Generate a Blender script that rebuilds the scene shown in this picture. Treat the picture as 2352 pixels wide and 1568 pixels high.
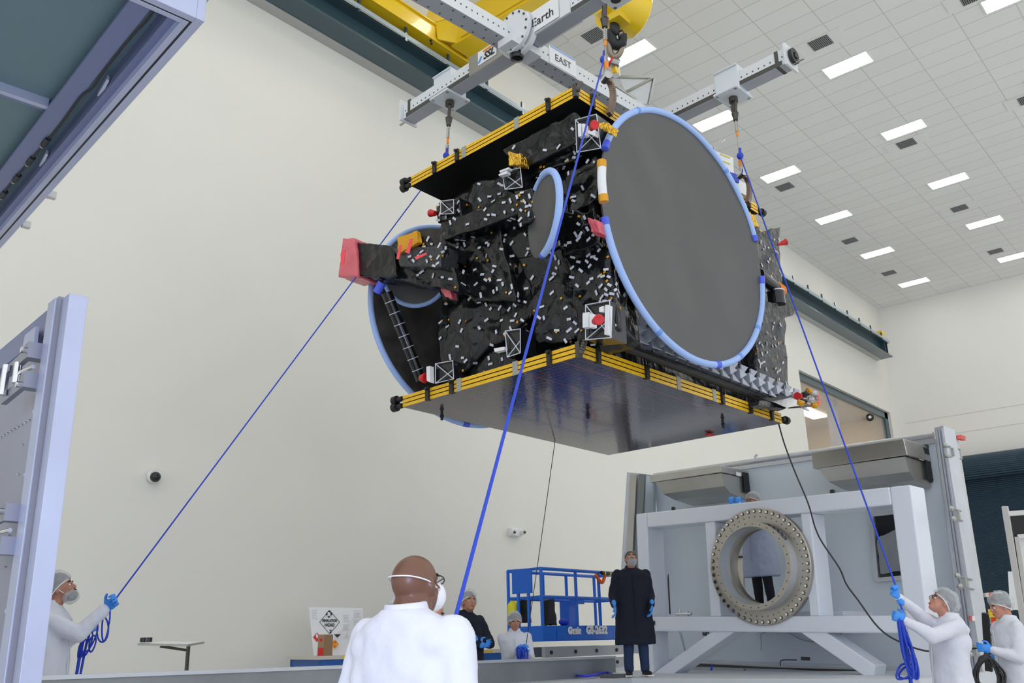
import bpy, math, random
import numpy as np
from mathutils import Vector, Matrix, Quaternion, noise
from mathutils.bvhtree import BVHTree
random.seed(7)
for o in list(bpy.data.objects): bpy.data.objects.remove(o)
SC = bpy.context.scene
COL = SC.collection
# ---------------------------------------------------------------- camera
AX = Vector((.65614537, .22408147, .72059749)); BX = Vector((-.75428964, .2236131, .61728788)); UX = Vector((-.02281227, -.94856981, .31574503))
F = 2070.0
CAMP = Vector((0, 0, 1.3))
cam = bpy.data.objects.new('camera', bpy.data.cameras.new('camera')); COL.objects.link(cam)
cam.data.sensor_width = 36.0; cam.data.lens = F / 2352 * 36; cam.data.clip_start = .05; cam.data.clip_end = 200
Rm = Matrix(((AX.x, -AX.y, -AX.z), (BX.x, -BX.y, -BX.z), (UX.x, -UX.y, -UX.z)))
cam.matrix_world = Matrix.Translation(CAMP) @ Rm.to_4x4()
SC.camera = cam
# ---------------------------------------------------------------- light and exposure
SC.view_settings.view_transform = 'Standard'; SC.view_settings.look = 'None'; SC.view_settings.gamma = 1.0
SC.view_settings.use_curve_mapping = False
SC.view_settings.exposure = 0.50
W = bpy.data.worlds.new('world'); SC.world = W; W.use_nodes = True
W.node_tree.nodes['Background'].inputs[0].default_value = (.90, .95, 1.0, 1)
W.node_tree.nodes['Background'].inputs[1].default_value = 0.92
LAMP = 9.0      # ceiling panels
def area(name, loc, target, size, power, color):
    l = bpy.data.lights.new(name, 'AREA'); l.shape = 'RECTANGLE'; l.size, l.size_y = size; l.energy = power; l.color = color
    o = bpy.data.objects.new(name, l); COL.objects.link(o); o.location = loc
    o.rotation_euler = (Vector(target) - Vector(loc)).to_track_quat('-Z', 'Y').to_euler(); return o
area('camera_flash', (0, 0, 1.55), (6, 5, 3.2), (.25, .15), 42, (.52, .60, 1.0))
# ---------------------------------------------------------------- projection helpers: a pixel of the photo -> a point in the hall
def ray(x, y):
    d = Vector((x - 1176, y - 784, F)); return Vector((AX.dot(d), BX.dot(d), UX.dot(d)))
def onZ(x, y, z): r = ray(x, y); return CAMP + r * ((z - 1.3) / r.z)
def onY(x, y, Y): r = ray(x, y); return CAMP + r * (Y / r.y)
def onX(x, y, X): r = ray(x, y); return CAMP + r * (X / r.x)
def pt(x, y, d): return CAMP + ray(x, y) * (d / F)
# ---------------------------------------------------------------- materials
def mat(name, col, rough=.5, metal=0.0, spec=.5, bump=0, bscale=20, var=0, vscale=3, alpha=1, coat=0, trans=0, emit=None, estr=0, sheen=0):
    m = bpy.data.materials.new(name); m.use_nodes = True; nt = m.node_tree; p = nt.nodes['Principled BSDF']
    c = (*col, 1); p.inputs['Base Color'].default_value = c; p.inputs['Roughness'].default_value = rough
    p.inputs['Metallic'].default_value = metal; p.inputs['Specular IOR Level'].default_value = spec
    p.inputs['Alpha'].default_value = alpha; p.inputs['Coat Weight'].default_value = coat; p.inputs['Transmission Weight'].default_value = trans
    if emit: p.inputs['Emission Color'].default_value = (*emit, 1); p.inputs['Emission Strength'].default_value = estr
    tc = nt.nodes.new('ShaderNodeTexCoord')
    if var:
        n = nt.nodes.new('ShaderNodeTexNoise'); n.inputs['Scale'].default_value = vscale; n.inputs['Detail'].default_value = 4
        r = nt.nodes.new('ShaderNodeMapRange'); r.inputs[3].default_value = 1 - var; r.inputs[4].default_value = 1 + var
        r.inputs[1].default_value = .3; r.inputs[2].default_value = .7
        v = nt.nodes.new('ShaderNodeVectorMath'); v.operation = 'SCALE'; v.inputs[0].default_value = col
        nt.links.new(tc.outputs['Object'], n.inputs['Vector']); nt.links.new(n.outputs[0], r.inputs[0]); nt.links.new(r.outputs[0], v.inputs['Scale']); nt.links.new(v.outputs[0], p.inputs['Base Color'])
    if bump:
        n = nt.nodes.new('ShaderNodeTexNoise'); n.inputs['Scale'].default_value = bscale; n.inputs['Detail'].default_value = 5
        b = nt.nodes.new('ShaderNodeBump'); b.inputs['Strength'].default_value = bump; b.inputs['Distance'].default_value = .02
        nt.links.new(tc.outputs['Object'], n.inputs['Vector']); nt.links.new(n.outputs[0], b.inputs['Height']); nt.links.new(b.outputs[0], p.inputs['Normal'])
    return m
def crumple(name, col, rough, scale=9, strength=.8, metal=0, coat=0, spec=.5):
    m = mat(name, col, rough, metal, spec, coat=coat); nt = m.node_tree; p = nt.nodes['Principled BSDF']
    tc = nt.nodes.new('ShaderNodeTexCoord'); n0 = nt.nodes.new('ShaderNodeTexNoise'); n0.inputs['Scale'].default_value = scale * .35; n0.inputs['Detail'].default_value = 3
    mx = nt.nodes.new('ShaderNodeVectorMath'); mx.operation = 'MULTIPLY_ADD'; mx.inputs[1].default_value = (.5, .5, .5)
    v = nt.nodes.new('ShaderNodeTexVoronoi'); v.feature = 'DISTANCE_TO_EDGE'; v.inputs['Scale'].default_value = scale
    b = nt.nodes.new('ShaderNodeBump'); b.inputs['Strength'].default_value = strength; b.inputs['Distance'].default_value = .03
    L = nt.links.new
    L(tc.outputs['Object'], n0.inputs['Vector']); L(n0.outputs['Color'], mx.inputs[0]); L(tc.outputs['Object'], mx.inputs[2]); L(mx.outputs[0], v.inputs['Vector']); L(v.outputs['Distance'], b.inputs['Height'])
    n = nt.nodes.new('ShaderNodeTexNoise'); n.inputs['Scale'].default_value = scale * 1.4; n.inputs['Detail'].default_value = 3; n.inputs['Distortion'].default_value = 2.2
    b2 = nt.nodes.new('ShaderNodeBump'); b2.inputs['Strength'].default_value = strength * .6; b2.inputs['Distance'].default_value = .04
    mpp = nt.nodes.new('ShaderNodeMapping'); mpp.inputs['Scale'].default_value = (1, .55, .38); mpp.inputs['Rotation'].default_value = (.5, .3, .2)
    L(tc.outputs['Object'], mpp.inputs[0]); L(mpp.outputs[0], n.inputs['Vector']); L(n.outputs[0], b2.inputs['Height']); L(b.outputs[0], b2.inputs['Normal']); L(b2.outputs[0], p.inputs['Normal'])
    return m
M = {}
M['wall'] = mat('wall_paint', (.80, .785, .72), .75, var=.012, vscale=.6)
M['wall_end'] = mat('end_wall_paint', (.84, .83, .80), .75)
M['floor'] = mat('epoxy_floor', (.70, .70, .69), .25)
M['teal'] = mat('teal_gloss_paint', (.035, .075, .095), .28, coat=.3)
M['soffit'] = mat('grey_soffit', (.45, .45, .44), .6)
M['yellow'] = mat('crane_yellow', (.86, .58, .01), .3, coat=.3)
M['black'] = mat('black_rubber', (.012, .012, .013), .5)
M['blackgloss'] = mat('black_gloss', (.012, .012, .014), .15)
M['steel'] = mat('steel', (.42, .42, .40), .35, metal=.9)
M['chrome'] = mat('chrome', (.75, .75, .76), .12, metal=1)
M['stainless'] = mat('stainless_sheet', (.50, .49, .46), .33, metal=.85, var=.08, vscale=2)
M['darksteel'] = mat('dark_steel', (.10, .09, .08), .4, metal=.7)
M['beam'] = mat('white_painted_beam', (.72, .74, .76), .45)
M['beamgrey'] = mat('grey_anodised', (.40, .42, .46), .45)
M['slot'] = mat('dark_slot', (.07, .065, .06), .6)
M['white'] = mat('white_plastic', (.80, .80, .80), .5)
M['paper'] = mat('white_paper', (.82, .82, .83), .7)
M['ink'] = mat('black_ink', (.02, .02, .022), .7)
M['inkblue'] = mat('blue_ink', (.05, .32, .75), .6)
M['orange'] = mat('orange_print', (.9, .28, .02), .6)
M['red'] = mat('red_plastic', (.62, .015, .02), .4)
M['redbag'] = mat('pink_red_antistatic_bag', (.86, .16, .20), .22, bump=.9, bscale=14, alpha=.85)
M['redtag'] = mat('red_tag', (.95, .08, .10), .5)
M['foam'] = mat('blue_foam_tube', (.36, .52, .90), .6)  # blue lightened towards lavender to carry the flash light in its colour
M['foamtape'] = mat('blue_tape_wrap', (.08, .13, .78), .5)
M['rope'] = mat('blue_rope', (.015, .06, .55), .6)
M['cable'] = mat('black_cable', (.02, .02, .022), .5)
M['dish'] = mat('graphite_reflector', (.068, .068, .066), .38, var=.06, vscale=1.2, spec=.5)
M['dishback'] = mat('reflector_rear', (.065, .058, .052), .55, var=.45, vscale=4)
M['mli'] = crumple('black_blanket', (.006, .0065, .007), .20, 4.5, .55, spec=.42)
M['mligrey'] = crumple('grey_blanket', (.045, .047, .05), .22, 7, .8, metal=.25)
M['gold'] = crumple('gold_foil', (.85, .52, .06), .18, 14, .9, metal=.9)
M['amber'] = mat('amber_tape', (.72, .34, .01), .35, metal=.2)
M['silver'] = crumple('silver_foil', (.75, .75, .76), .16, 22, .8, metal=.95)
M['tape'] = mat('white_tape', (.62, .64, .70), .5)
M['kapton'] = mat('yellow_panel_edge', (.86, .50, .01), .38, var=.12, vscale=30)
M['finish'] = mat('grey_radiator_fin', (.46, .49, .56), .5)
M['cable_white'] = mat('white_cable', (.7, .7, .7), .5)
M['geniblue'] = mat('lift_blue', (.005, .13, .62), .4)
M['liftgrey'] = mat('scissor_grey', (.42, .43, .46), .5, metal=.3)
M['contwhite'] = mat('white_lacquer', (.78, .82, .90), .35, coat=.2)
M['contblue'] = mat('pale_blue_panel', (.66, .73, .79), .45)
M['contcream'] = mat('cream_skin', (.62, .60, .57), .55)
M['alu'] = mat('mill_aluminium', (.60, .62, .66), .38, metal=.55, var=.05, vscale=4)
M['ring'] = mat('machined_ring', (.46, .43, .38), .33, metal=.75, var=.06, vscale=6)
M['leftalu'] = mat('flash_tinted_aluminium', (.50, .54, .72), .42, metal=.4, var=.06, vscale=2)  # the flash's blue cast is put into the aluminium base colour
M['leftdark'] = mat('flash_tinted_sheet', (.20, .23, .40), .4, metal=.4)  # inner sheet colour holds the same blue flash cast
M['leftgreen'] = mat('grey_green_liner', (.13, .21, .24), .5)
M['gasket'] = mat('black_gasket', (.02, .02, .025), .6)
M['glass'] = mat('clear_glass', (.9, .95, .95), .02, trans=1.0, spec=.5)
M['film'] = mat('clear_film', (.85, .88, .9), .12, alpha=.35, bump=.6, bscale=18)
M['beige'] = mat('beige_room_wall', (.62, .52, .36), .8)
M['shutter'] = mat('teal_roller_slats', (.035, .075, .115), .4, metal=.2)
M['wood'] = mat('light_bench_top', (.62, .58, .52), .5)
M['card'] = mat('brown_cardboard', (.36, .22, .12), .8)
M['bluesteel'] = mat('blue_bench_steel', (.01, .10, .38), .45)
M['navy'] = mat('navy_cloth', (.006, .008, .022), .9, bump=.8, bscale=7)
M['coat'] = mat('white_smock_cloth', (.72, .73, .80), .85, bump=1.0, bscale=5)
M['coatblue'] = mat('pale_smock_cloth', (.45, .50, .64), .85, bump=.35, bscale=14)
M['jeans'] = mat('blue_jeans', (.02, .04, .10), .9)
M['pants'] = mat('dark_trousers', (.012, .013, .02), .9)
M['glove'] = mat('blue_nitrile', (.05, .30, .86), .45, bump=.2, bscale=60)
M['skin'] = mat('light_skin', (.55, .26, .18), .5, var=.08, vscale=12)
M['skintan'] = mat('tan_skin', (.45, .21, .13), .5, var=.08, vscale=12)
M['skinbrown'] = mat('brown_skin', (.165, .072, .042), .36, var=.12, vscale=6)
M['hair'] = mat('dark_hair', (.03, .02, .015), .7)
M['greyhair'] = mat('greying_stubble', (.10, .09, .08), .8)
M['net'] = mat('bouffant_net', (.80, .84, .86), .6, alpha=.42, bump=1, bscale=40)
M['eyewhite'] = mat('eye_white', (.8, .8, .78), .3)
M['lips'] = mat('lips', (.42, .13, .11), .5)
M['tile'] = None
# ---------------------------------------------------------------- mesh building
ORG = {}
class MB:
    def __init__(s): s.v = []; s.f = []; s.m = []
    def add(s, vs, fs, mi=0):
        k = len(s.v); s.v += [Vector(v) for v in vs]; s.f += [tuple(i + k for i in f) for f in fs]; s.m += [mi] * len(fs); return s
    def quadbox(s, q, vec, mi=0):
        q = [Vector(p) for p in q]; vec = Vector(vec); vs = q + [p + vec for p in q]
        n = (q[1] - q[0]).cross(q[2] - q[0])
        fs = [(0, 1, 2, 3), (7, 6, 5, 4), (0, 4, 5, 1), (1, 5, 6, 2), (2, 6, 7, 3), (3, 7, 4, 0)]
        if n.dot(vec) > 0: fs = [f[::-1] for f in fs]
        return s.add(vs, fs, mi)
    def box(s, c, d, X=Vector((1, 0, 0)), Y=Vector((0, 1, 0)), Z=Vector((0, 0, 1)), mi=0):
        c = Vector(c); X = Vector(X) * d[0] / 2; Y = Vector(Y) * d[1] / 2; Z = Vector(Z) * d[2] / 2
        return s.quadbox([c - X - Y - Z, c + X - Y - Z, c + X + Y - Z, c - X + Y - Z], Z * 2, mi)
    def bar(s, p, q, w, h, up=Vector((0, 0, 1)), mi=0):
        p = Vector(p); q = Vector(q); d = (q - p); L = d.length; d = d / L; sx = d.cross(Vector(up)).normalized(); uz = sx.cross(d)
        return s.box((p + q) / 2, (L, w, h), d, sx, uz, mi)
    def prism(s, poly, vec, mi=0):
        poly = [Vector(p) for p in poly]; vec = Vector(vec); n = len(poly); vs = poly + [p + vec for p in poly]
        nn = Vector((0, 0, 0))
        for i in range(n): nn += poly[i].cross(poly[(i + 1) % n])
        fs = [tuple(range(n)), tuple(range(2 * n - 1, n - 1, -1))] + [(i, i + n, (i + 1) % n + n, (i + 1) % n) for i in range(n)]
        if nn.dot(vec) > 0: fs = [f[::-1] for f in fs]
        return s.add(vs, fs, mi)
    def tube(s, pts, r, seg=8, mi=0, closed=False, caps=True):
        pts = [Vector(p) for p in pts]; n = len(pts); rs = r if isinstance(r, (list, tuple)) else [r] * n
        vs = []; fs = []; prev = None
        for i, p in enumerate(pts):
            if closed: t = pts[(i + 1) % n] - pts[i - 1]
            else: t = pts[min(i + 1, n - 1)] - pts[max(i - 1, 0)]
            t.normalize()
            if prev is None:
                x = t.orthogonal().normalized()
            else:
                x = prev - t * prev.dot(t)
                if x.length < 1e-6: x = t.orthogonal()
                x.normalize()
            prev = x; y = t.cross(x)
            vs += [p + (x * math.cos(k * 2 * math.pi / seg) + y * math.sin(k * 2 * math.pi / seg)) * rs[i] for k in range(seg)]
        m = n if closed else n - 1
        for i in range(m):
            for k in range(seg):
                a = i * seg + k; b = i * seg + (k + 1) % seg; c = ((i + 1) % n) * seg + (k + 1) % seg; d = ((i + 1) % n) * seg + k
                fs.append((a, b, c, d))
        if not closed and caps: fs += [tuple(range(seg))[::-1], tuple((n - 1) * seg + k for k in range(seg))]
        return s.add(vs, fs, mi)
    def cyl(s, p, q, r, r2=None, seg=20, mi=0): return s.tube([p, q], [r, r if r2 is None else r2], seg, mi)
    def lathe(s, c, ax, prof, seg=32, mi=0, xd=None):
        c = Vector(c); ax = Vector(ax).normalized(); x = Vector(xd).normalized() if xd else ax.orthogonal().normalized(); y = ax.cross(x); vs = []; fs = []; n = len(prof)
        for r, h in prof: vs += [c + ax * h + (x * math.cos(k * 2 * math.pi / seg) + y * math.sin(k * 2 * math.pi / seg)) * r for k in range(seg)]
        for i in range(n - 1):
            for k in range(seg): fs.append((i * seg + k, i * seg + (k + 1) % seg, (i + 1) * seg + (k + 1) % seg, (i + 1) * seg + k))
        return s.add(vs, fs, mi)
    def ell(s, c, r, X=Vector((1, 0, 0)), Y=Vector((0, 1, 0)), Z=Vector((0, 0, 1)), nu=20, nv=12, mi=0, v0=-90, v1=90):
        c = Vector(c); X = Vector(X); Y = Vector(Y); Z = Vector(Z); vs = []; fs = []
        for j in range(nv + 1):
            t = math.radians(v0 + (v1 - v0) * j / nv)
            for k in range(nu):
                p = 2 * math.pi * k / nu; vs.append(c + X * (r[0] * math.cos(t) * math.cos(p)) + Y * (r[1] * math.cos(t) * math.sin(p)) + Z * (r[2] * math.sin(t)))
        for j in range(nv):
            for k in range(nu): fs.append((j * nu + k, j * nu + (k + 1) % nu, (j + 1) * nu + (k + 1) % nu, (j + 1) * nu + k))
        return s.add(vs, fs, mi)
    def hexa(s, q, vec, n=18, amp=.03, sc=2.5, mi=0, seed=0):
        """a crumpled blanket over a six-sided box: front quad q (4 points) swept along vec"""
        q = [Vector(p) for p in q]; vec = Vector(vec); cc = sum(q, Vector()) / 4 + vec / 2
        def P(u, v, w):
            p = q[0].lerp(q[1], u).lerp(q[3].lerp(q[2], u), v) + vec * w
            h = Vector((p.x * sc + seed * 3.1, p.y * sc, p.z * sc))
            rg = 1 - abs(noise.noise(h + Vector((7, 3, 1)))) * 2; rg2 = 1 - abs(noise.noise(h * 2.3)) * 2
            d = (p - cc).normalized(); off = noise.noise_vector(h * .8) * amp * .8
            return p + d * (rg * amp + rg2 * amp * .5 - amp) + off
        def face(fn):
            vs = [fn(i / n, j / n) for j in range(n + 1) for i in range(n + 1)]
            fs = [(j * (n + 1) + i, j * (n + 1) + i + 1, (j + 1) * (n + 1) + i + 1, (j + 1) * (n + 1) + i) for j in range(n) for i in range(n)]
            s.add(vs, fs, mi)
        for fn in (lambda a, b: P(a, b, 0), lambda a, b: P(a, b, 1), lambda a, b: P(a, 0, b), lambda a, b: P(a, 1, b), lambda a, b: P(0, a, b), lambda a, b: P(1, a, b)): face(fn)
        return s
    def build(s, name, mats, parent=None, smooth=False, label=None, weld=False):
        o0 = ORG.get(parent.name, Vector()) if parent else Vector()
        me = bpy.data.meshes.new(name); me.from_pydata([v - o0 for v in s.v], [], s.f)
        if not isinstance(mats, (list, tuple)): mats = [mats]
        for m in mats: me.materials.append(m)
        for p, mi in zip(me.polygons, s.m): p.material_index = mi
        if weld or smooth:
            import bmesh
            bm = bmesh.new(); bm.from_mesh(me)
            if weld: bmesh.ops.remove_doubles(bm, verts=bm.verts, dist=1e-4)
            bmesh.ops.recalc_face_normals(bm, faces=bm.faces)
            bm.to_mesh(me); bm.free()
        if smooth:
            for p in me.polygons: p.use_smooth = True
            try: me.set_sharp_from_angle(angle=math.radians(50 if smooth is True else smooth))
            except Exception: pass
        me.update()
        o = bpy.data.objects.new(name, me); COL.objects.link(o)
        if parent: o.parent = parent
        ORG[o.name] = o0
        if label: o['label'] = label
        return o
def thing(name, label, cat, loc, group=None):
    o = bpy.data.objects.new(name, None); COL.objects.link(o); o.location = loc; o.empty_display_size = .1
    o['label'] = label; o['category'] = cat
    if group: o['group'] = group
    ORG[o.name] = Vector(loc); return o
def tag(o, label, cat, group=None):
    o['label'] = label; o['category'] = cat
    if group: o['group'] = group
    return o
def struct(o): o['kind'] = 'structure'; return o
def bevel(o, w, seg=2):
    m = o.modifiers.new('bevel', 'BEVEL'); m.width = w; m.segments = seg; m.limit_method = 'ANGLE'; m.harden_normals = False; return o
def text(name, s, c, right, up, h, m, parent=None, depth=.002, bold=0, align='CENTER', shear=0, wscale=1):
    """lettering lying in the plane right/up, centred at c, capital height h"""
    cu = bpy.data.curves.new(name, 'FONT'); cu.body = s; cu.size = h / .72; cu.align_x = align; cu.align_y = 'CENTER'; cu.offset = bold; cu.extrude = depth; cu.shear = shear; cu.resolution_u = 3
    to = bpy.data.objects.new(name, cu); COL.objects.link(to)
    dg = bpy.context.evaluated_depsgraph_get(); me = bpy.data.meshes.new_from_object(to.evaluated_get(dg))
    bpy.data.objects.remove(to)
    right = Vector(right).normalized(); up = Vector(up); up = (up - right * up.dot(right)).normalized(); n = right.cross(up)
    o0 = ORG.get(parent.name, Vector()) if parent else Vector(); c = Vector(c) - o0
    for v in me.vertices:
        p = v.co.copy(); v.co = c + right * (p.x * wscale) + up * p.y + n * p.z
    me.materials.clear(); me.materials.append(m)
    o = bpy.data.objects.new(name, me); COL.objects.link(o)
    if parent: o.parent = parent
    ORG[o.name] = o0; return o
def circ(c, n, r, k=64, xd=None, a0=0, a1=360):
    n = Vector(n).normalized(); x = Vector(xd) if xd else n.orthogonal(); x = (x - n * x.dot(n)).normalized(); y = n.cross(x)
    full = abs(a1 - a0) >= 360; m = k if full else k + 1
    return [Vector(c) + (x * math.cos(math.radians(a0 + (a1 - a0) * i / k)) + y * math.sin(math.radians(a0 + (a1 - a0) * i / k))) * r for i in range(m)]
def spline(pts, n=10):
    pts = [Vector(p) for p in pts]; out = []
    P = [pts[0] * 2 - pts[1]] + pts + [pts[-1] * 2 - pts[-2]]
    for i in range(1, len(P) - 2):
        for k in range(n):
            t = k / n; a, b, c, d = P[i - 1], P[i], P[i + 1], P[i + 2]
            out.append(((b * 2) + (c - a) * t + (a * 2 - b * 5 + c * 4 - d) * t * t + (b * 3 - a - c * 3 + d) * t ** 3) * .5)
    return out + [pts[-1]]
# ================================================================ the hall
YW, ZC, XE = 12.4, 15.2, 40.0
# ceiling of 0.61 x 1.22 m lay-in tiles: the grid is a pattern of the ceiling's own surface
m = mat('ceiling_tiles', (.78, .78, .77), .85); nt = m.node_tree; p = nt.nodes['Principled BSDF']
tc = nt.nodes.new('ShaderNodeTexCoord'); mp = nt.nodes.new('ShaderNodeMapping'); br = nt.nodes.new('ShaderNodeTexBrick')
mp.inputs['Rotation'].default_value = (0, 0, math.radians(90)); mp.inputs['Location'].default_value = (-.08, -.005, 0)
br.offset = 0; br.inputs['Scale'].default_value = 1; br.inputs['Brick Width'].default_value = 1.22; br.inputs['Row Height'].default_value = .606
br.inputs['Mortar Size'].default_value = .013; br.inputs['Mortar Smooth'].default_value = .2
br.inputs['Color1'].default_value = (.79, .79, .78, 1); br.inputs['Color2'].default_value = (.82, .82, .81, 1); br.inputs['Mortar'].default_value = (.60, .59, .57, 1)
nt.links.new(tc.outputs['Object'], mp.inputs[0]); nt.links.new(mp.outputs[0], br.inputs[0]); nt.links.new(br.outputs[0], p.inputs['Base Color'])
M['tile'] = m
b = MB(); b.quadbox([(-14, -14, ZC), (XE, -14, ZC), (XE, YW, ZC), (-14, YW, ZC)], (0, 0, .2)); struct(b.build('ceiling', M['tile']))
b = MB(); b.quadbox([(-14, -14, 0), (XE, -14, 0), (XE, YW, 0), (-14, YW, 0)], (0, 0, -.2)); struct(b.build('floor', M['floor']))
wx0 = 30.2; wx1 = 39.45; wz1 = 10.3; wz0 = 5.2
b = MB()
for x0, x1, z0, z1 in ((-14, wx0, 0, ZC), (wx1, XE, 0, ZC), (wx0, wx1, wz1, ZC), (wx0, wx1, 0, wz0)):
    b.quadbox([(x0, YW, z0), (x1, YW, z0), (x1, YW, z1), (x0, YW, z1)], (0, .25, 0))
struct(b.build('wall_left', M['wall']))
b = MB(); b.quadbox([(XE, -14, 0), (XE, YW, 0), (XE, YW, ZC), (XE, -14, ZC)], (.25, 0, 0)); struct(b.build('wall_end', M['wall_end']))
for i, z in enumerate((9.85, 9.1)):
    b = MB(); b.box((XE - .004, -1, z), (.008, 26, .025)); struct(b.build('trim_%d' % (i + 1), mat('seam_%d' % i, (.66, .65, .62), .8)))
# viewing window high in the long wall, with the room behind it
wt = thing('window_1', 'x', 'window', ((wx0 + wx1) / 2, YW, wz0)); del wt['label']; del wt['category']; struct(wt)
b = MB(); t = .28
for x0, x1, z0, z1 in ((wx0, wx1, wz1 - t, wz1), (wx0, wx1, wz0, wz0 + t), (wx0, wx0 + t * .4, wz0, wz1), (wx1 - t * 1.3, wx1, wz0, wz1)):
    b.quadbox([(x0, YW + .12, z0), (x1, YW + .12, z0), (x1, YW + .12, z1), (x0, YW + .12, z1)], (0, .16, 0))
b.build('window_frame', M['teal'], wt)
b = MB()
for q in ([(wx0, YW + .3, wz0), (wx1, YW + .3, wz0), (wx1, YW + 4.3, wz0), (wx0, YW + 4.3, wz0)], [(wx0, YW + .3, wz1 - .1), (wx1, YW + .3, wz1 - .1), (wx1, YW + 4.3, wz1 - .1), (wx0, YW + 4.3, wz1 - .1)]): b.quadbox(q, (0, 0, .06), 1 if q[0][2] > 8 else 0)
b.quadbox([(wx0, YW + 4.3, wz0), (wx1, YW + 4.3, wz0), (wx1, YW + 4.3, wz1), (wx0, YW + 4.3, wz1)], (0, .1, 0))
b.quadbox([(wx0, YW + .3, wz0), (wx0, YW + 4.3, wz0), (wx0, YW + 4.3, wz1), (wx0, YW + .3, wz1)], (-.1, 0, 0))
b.quadbox([(wx1, YW + .3, wz0), (wx1, YW + 4.3, wz0), (wx1, YW + 4.3, wz1), (wx1, YW + .3, wz1)], (.1, 0, 0))
b.quadbox([(34.9, YW + .7, wz0), (35.3, YW + .7, wz0), (35.3, YW + .7, wz1 - .1), (34.9, YW + .7, wz1 - .1)], (0, .3, 0), 2)
b.build('room_behind', [M['beige'], mat('room_ceiling', (.6, .55, .48), .8), mat('room_column', (.42, .42, .44), .7)], wt)
b = MB(); b.quadbox([(wx0 + 2, YW + 2, wz1 - .17), (wx1 - 2, YW + 2, wz1 - .17), (wx1 - 2, YW + 2.6, wz1 - .17), (wx0 + 2, YW + 2.6, wz1 - .17)], (0, 0, .05))
b.build('room_lamp', mat('room_lamp', (1, .9, .75), .5, emit=(1, .88, .7), estr=6), wt)
b = MB(); b.quadbox([(wx0, YW + .2, wz0), (wx1, YW + .2, wz0), (wx1, YW + .2, wz1), (wx0, YW + .2, wz1)], (0, .01, 0)); b.build('pane', mat('window_pane', (1, 1, 1), .02, alpha=.12), wt)
c = MB(); q = onY(1998, 958, YW - .05); c.ell(q, (.16, .16, .16)); c.cyl(q, q + Vector((.35, .1, .1)), .09); c.cyl(q - Vector((.13, .05, .02)), q - Vector((.17, .06, .03)), .06, mi=1)
tag(c.build('dome_camera', [M['black'], M['white']], smooth=True), 'black dome camera on the lintel corner of the high window', 'camera')
# ceiling lights and air vents
ml = mat('light_diffuser', (1, 1, 1), .5, emit=(1, .985, .95), estr=LAMP); mfr = mat('troffer_frame', (.8, .8, .8), .6)
where = {}
def light(x1, y1, first=[None]):
    nm = where.get((round(x1), round(y1)))
    if first[0] is None:
        t = thing('ceiling_light', '', 'ceiling light', (0, 0, 0))
        b = MB()
        for cx, cy, dx, dy in ((-.02, -.61, .04, 1.2), (-.59, -.61, .04, 1.2), (-.305, -.02, .61, .04), (-.305, -1.19, .61, .04)): b.box((cx, cy, -.012), (dx, dy, .024))
        b.build('frame', mfr, t); b = MB(); b.box((-.305, -.605, -.008), (.53, 1.13, .012)); b.build('diffuser', ml, t); first[0] = t; r = t
    else:
        r = first[0].copy(); COL.objects.link(r)
        for ch in first[0].children: c = ch.copy(); c.parent = r; COL.objects.link(c)
    r.location = (x1, y1, ZC); r['group'] = 'fluorescent panels in the tiled ceiling'
    return r
XS = [16.9 + 4.225 * i for i in range(-6, 6)]
YS = [10.66, 6.83, 3.0, -.83, -4.66, -8.5]
names = {(0, 0): 'lit ceiling panel directly behind the crane hook', (1, 0): 'lit ceiling panel below the free end of the lifting beam, above the big dish', (2, 0): 'lit ceiling panel right of the big dish rim, above the third vent of its row', (3, 0): 'lit ceiling panel fourth along the row nearest the long wall', (4, 0): 'lit ceiling panel fifth along the row nearest the long wall', (5, 0): 'lit ceiling panel nearest the far corner of the hall',
 (1, 1): 'lit ceiling panel with visible louvre lines beside a vent, uppermost at the right', (2, 1): 'lit ceiling panel in the middle row, second from the top', (3, 1): 'lit ceiling panel in the middle row, third from the top', (4, 1): 'lit ceiling panel in the middle row, fourth from the top', (5, 1): 'lit ceiling panel at the right picture edge near the end wall'}
for j, y in enumerate(YS):
    for i, x in enumerate(XS):
        r = light(x, y); k = (i - 6, j)
        r['label'] = names.get(k, 'lit ceiling panel outside the row near the wall')
def vent(x, y, label, first=[None]):
    if first[0] is None:
        t = thing('ceiling_vent', '', 'air vent', (0, 0, 0)); b = MB(); b.box((0, -.305, -.012), (.58, 1.18, .02)); b.build('frame', mfr, t)
        b = MB(); b.box((-.02, -.3, -.025), (.44, .5, .01)); b.build('opening', M['slot'], t)
        b = MB()
        for k in range(12): b.box((-.02, -.07 - k * .042, -.035), (.44, .012, .016))
        b.build('slats', mat('vent_grey', (.34, .36, .38), .6), t); first[0] = t; r = t
    else:
        r = first[0].copy(); COL.objects.link(r)
        for ch in first[0].children: c = ch.copy(); c.parent = r; COL.objects.link(c)
    r.location = (x, y, ZC); r['label'] = label; r['group'] = 'louvred air vents in the ceiling'
for x, y, l in ((15.4, 10.62, 'grey ceiling vent beside the crane hook wire'), (19.45, 6.66, 'grey louvred ceiling vent touching the upper right light panel'), (25.9, 6.73, 'grey ceiling vent below the second middle row panel'), (31.65, 6.85, 'grey ceiling vent above the fourth middle row panel'), (36.6, 6.93, 'grey ceiling vent against the right edge light panel'), (31.65, 10.7, 'grey ceiling vent above the fifth panel of the wall row'), (25.95, 10.62, 'grey ceiling vent between the third and fourth panels of the wall row'), (35.9, 10.75, 'grey ceiling vent against the panel in the far corner'), (20.2, 3.35, 'grey ceiling vent at the top right edge of the picture'), (25.8, 3.4, 'grey ceiling vent on the right picture edge')):
    vent(x, y, l)
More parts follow.
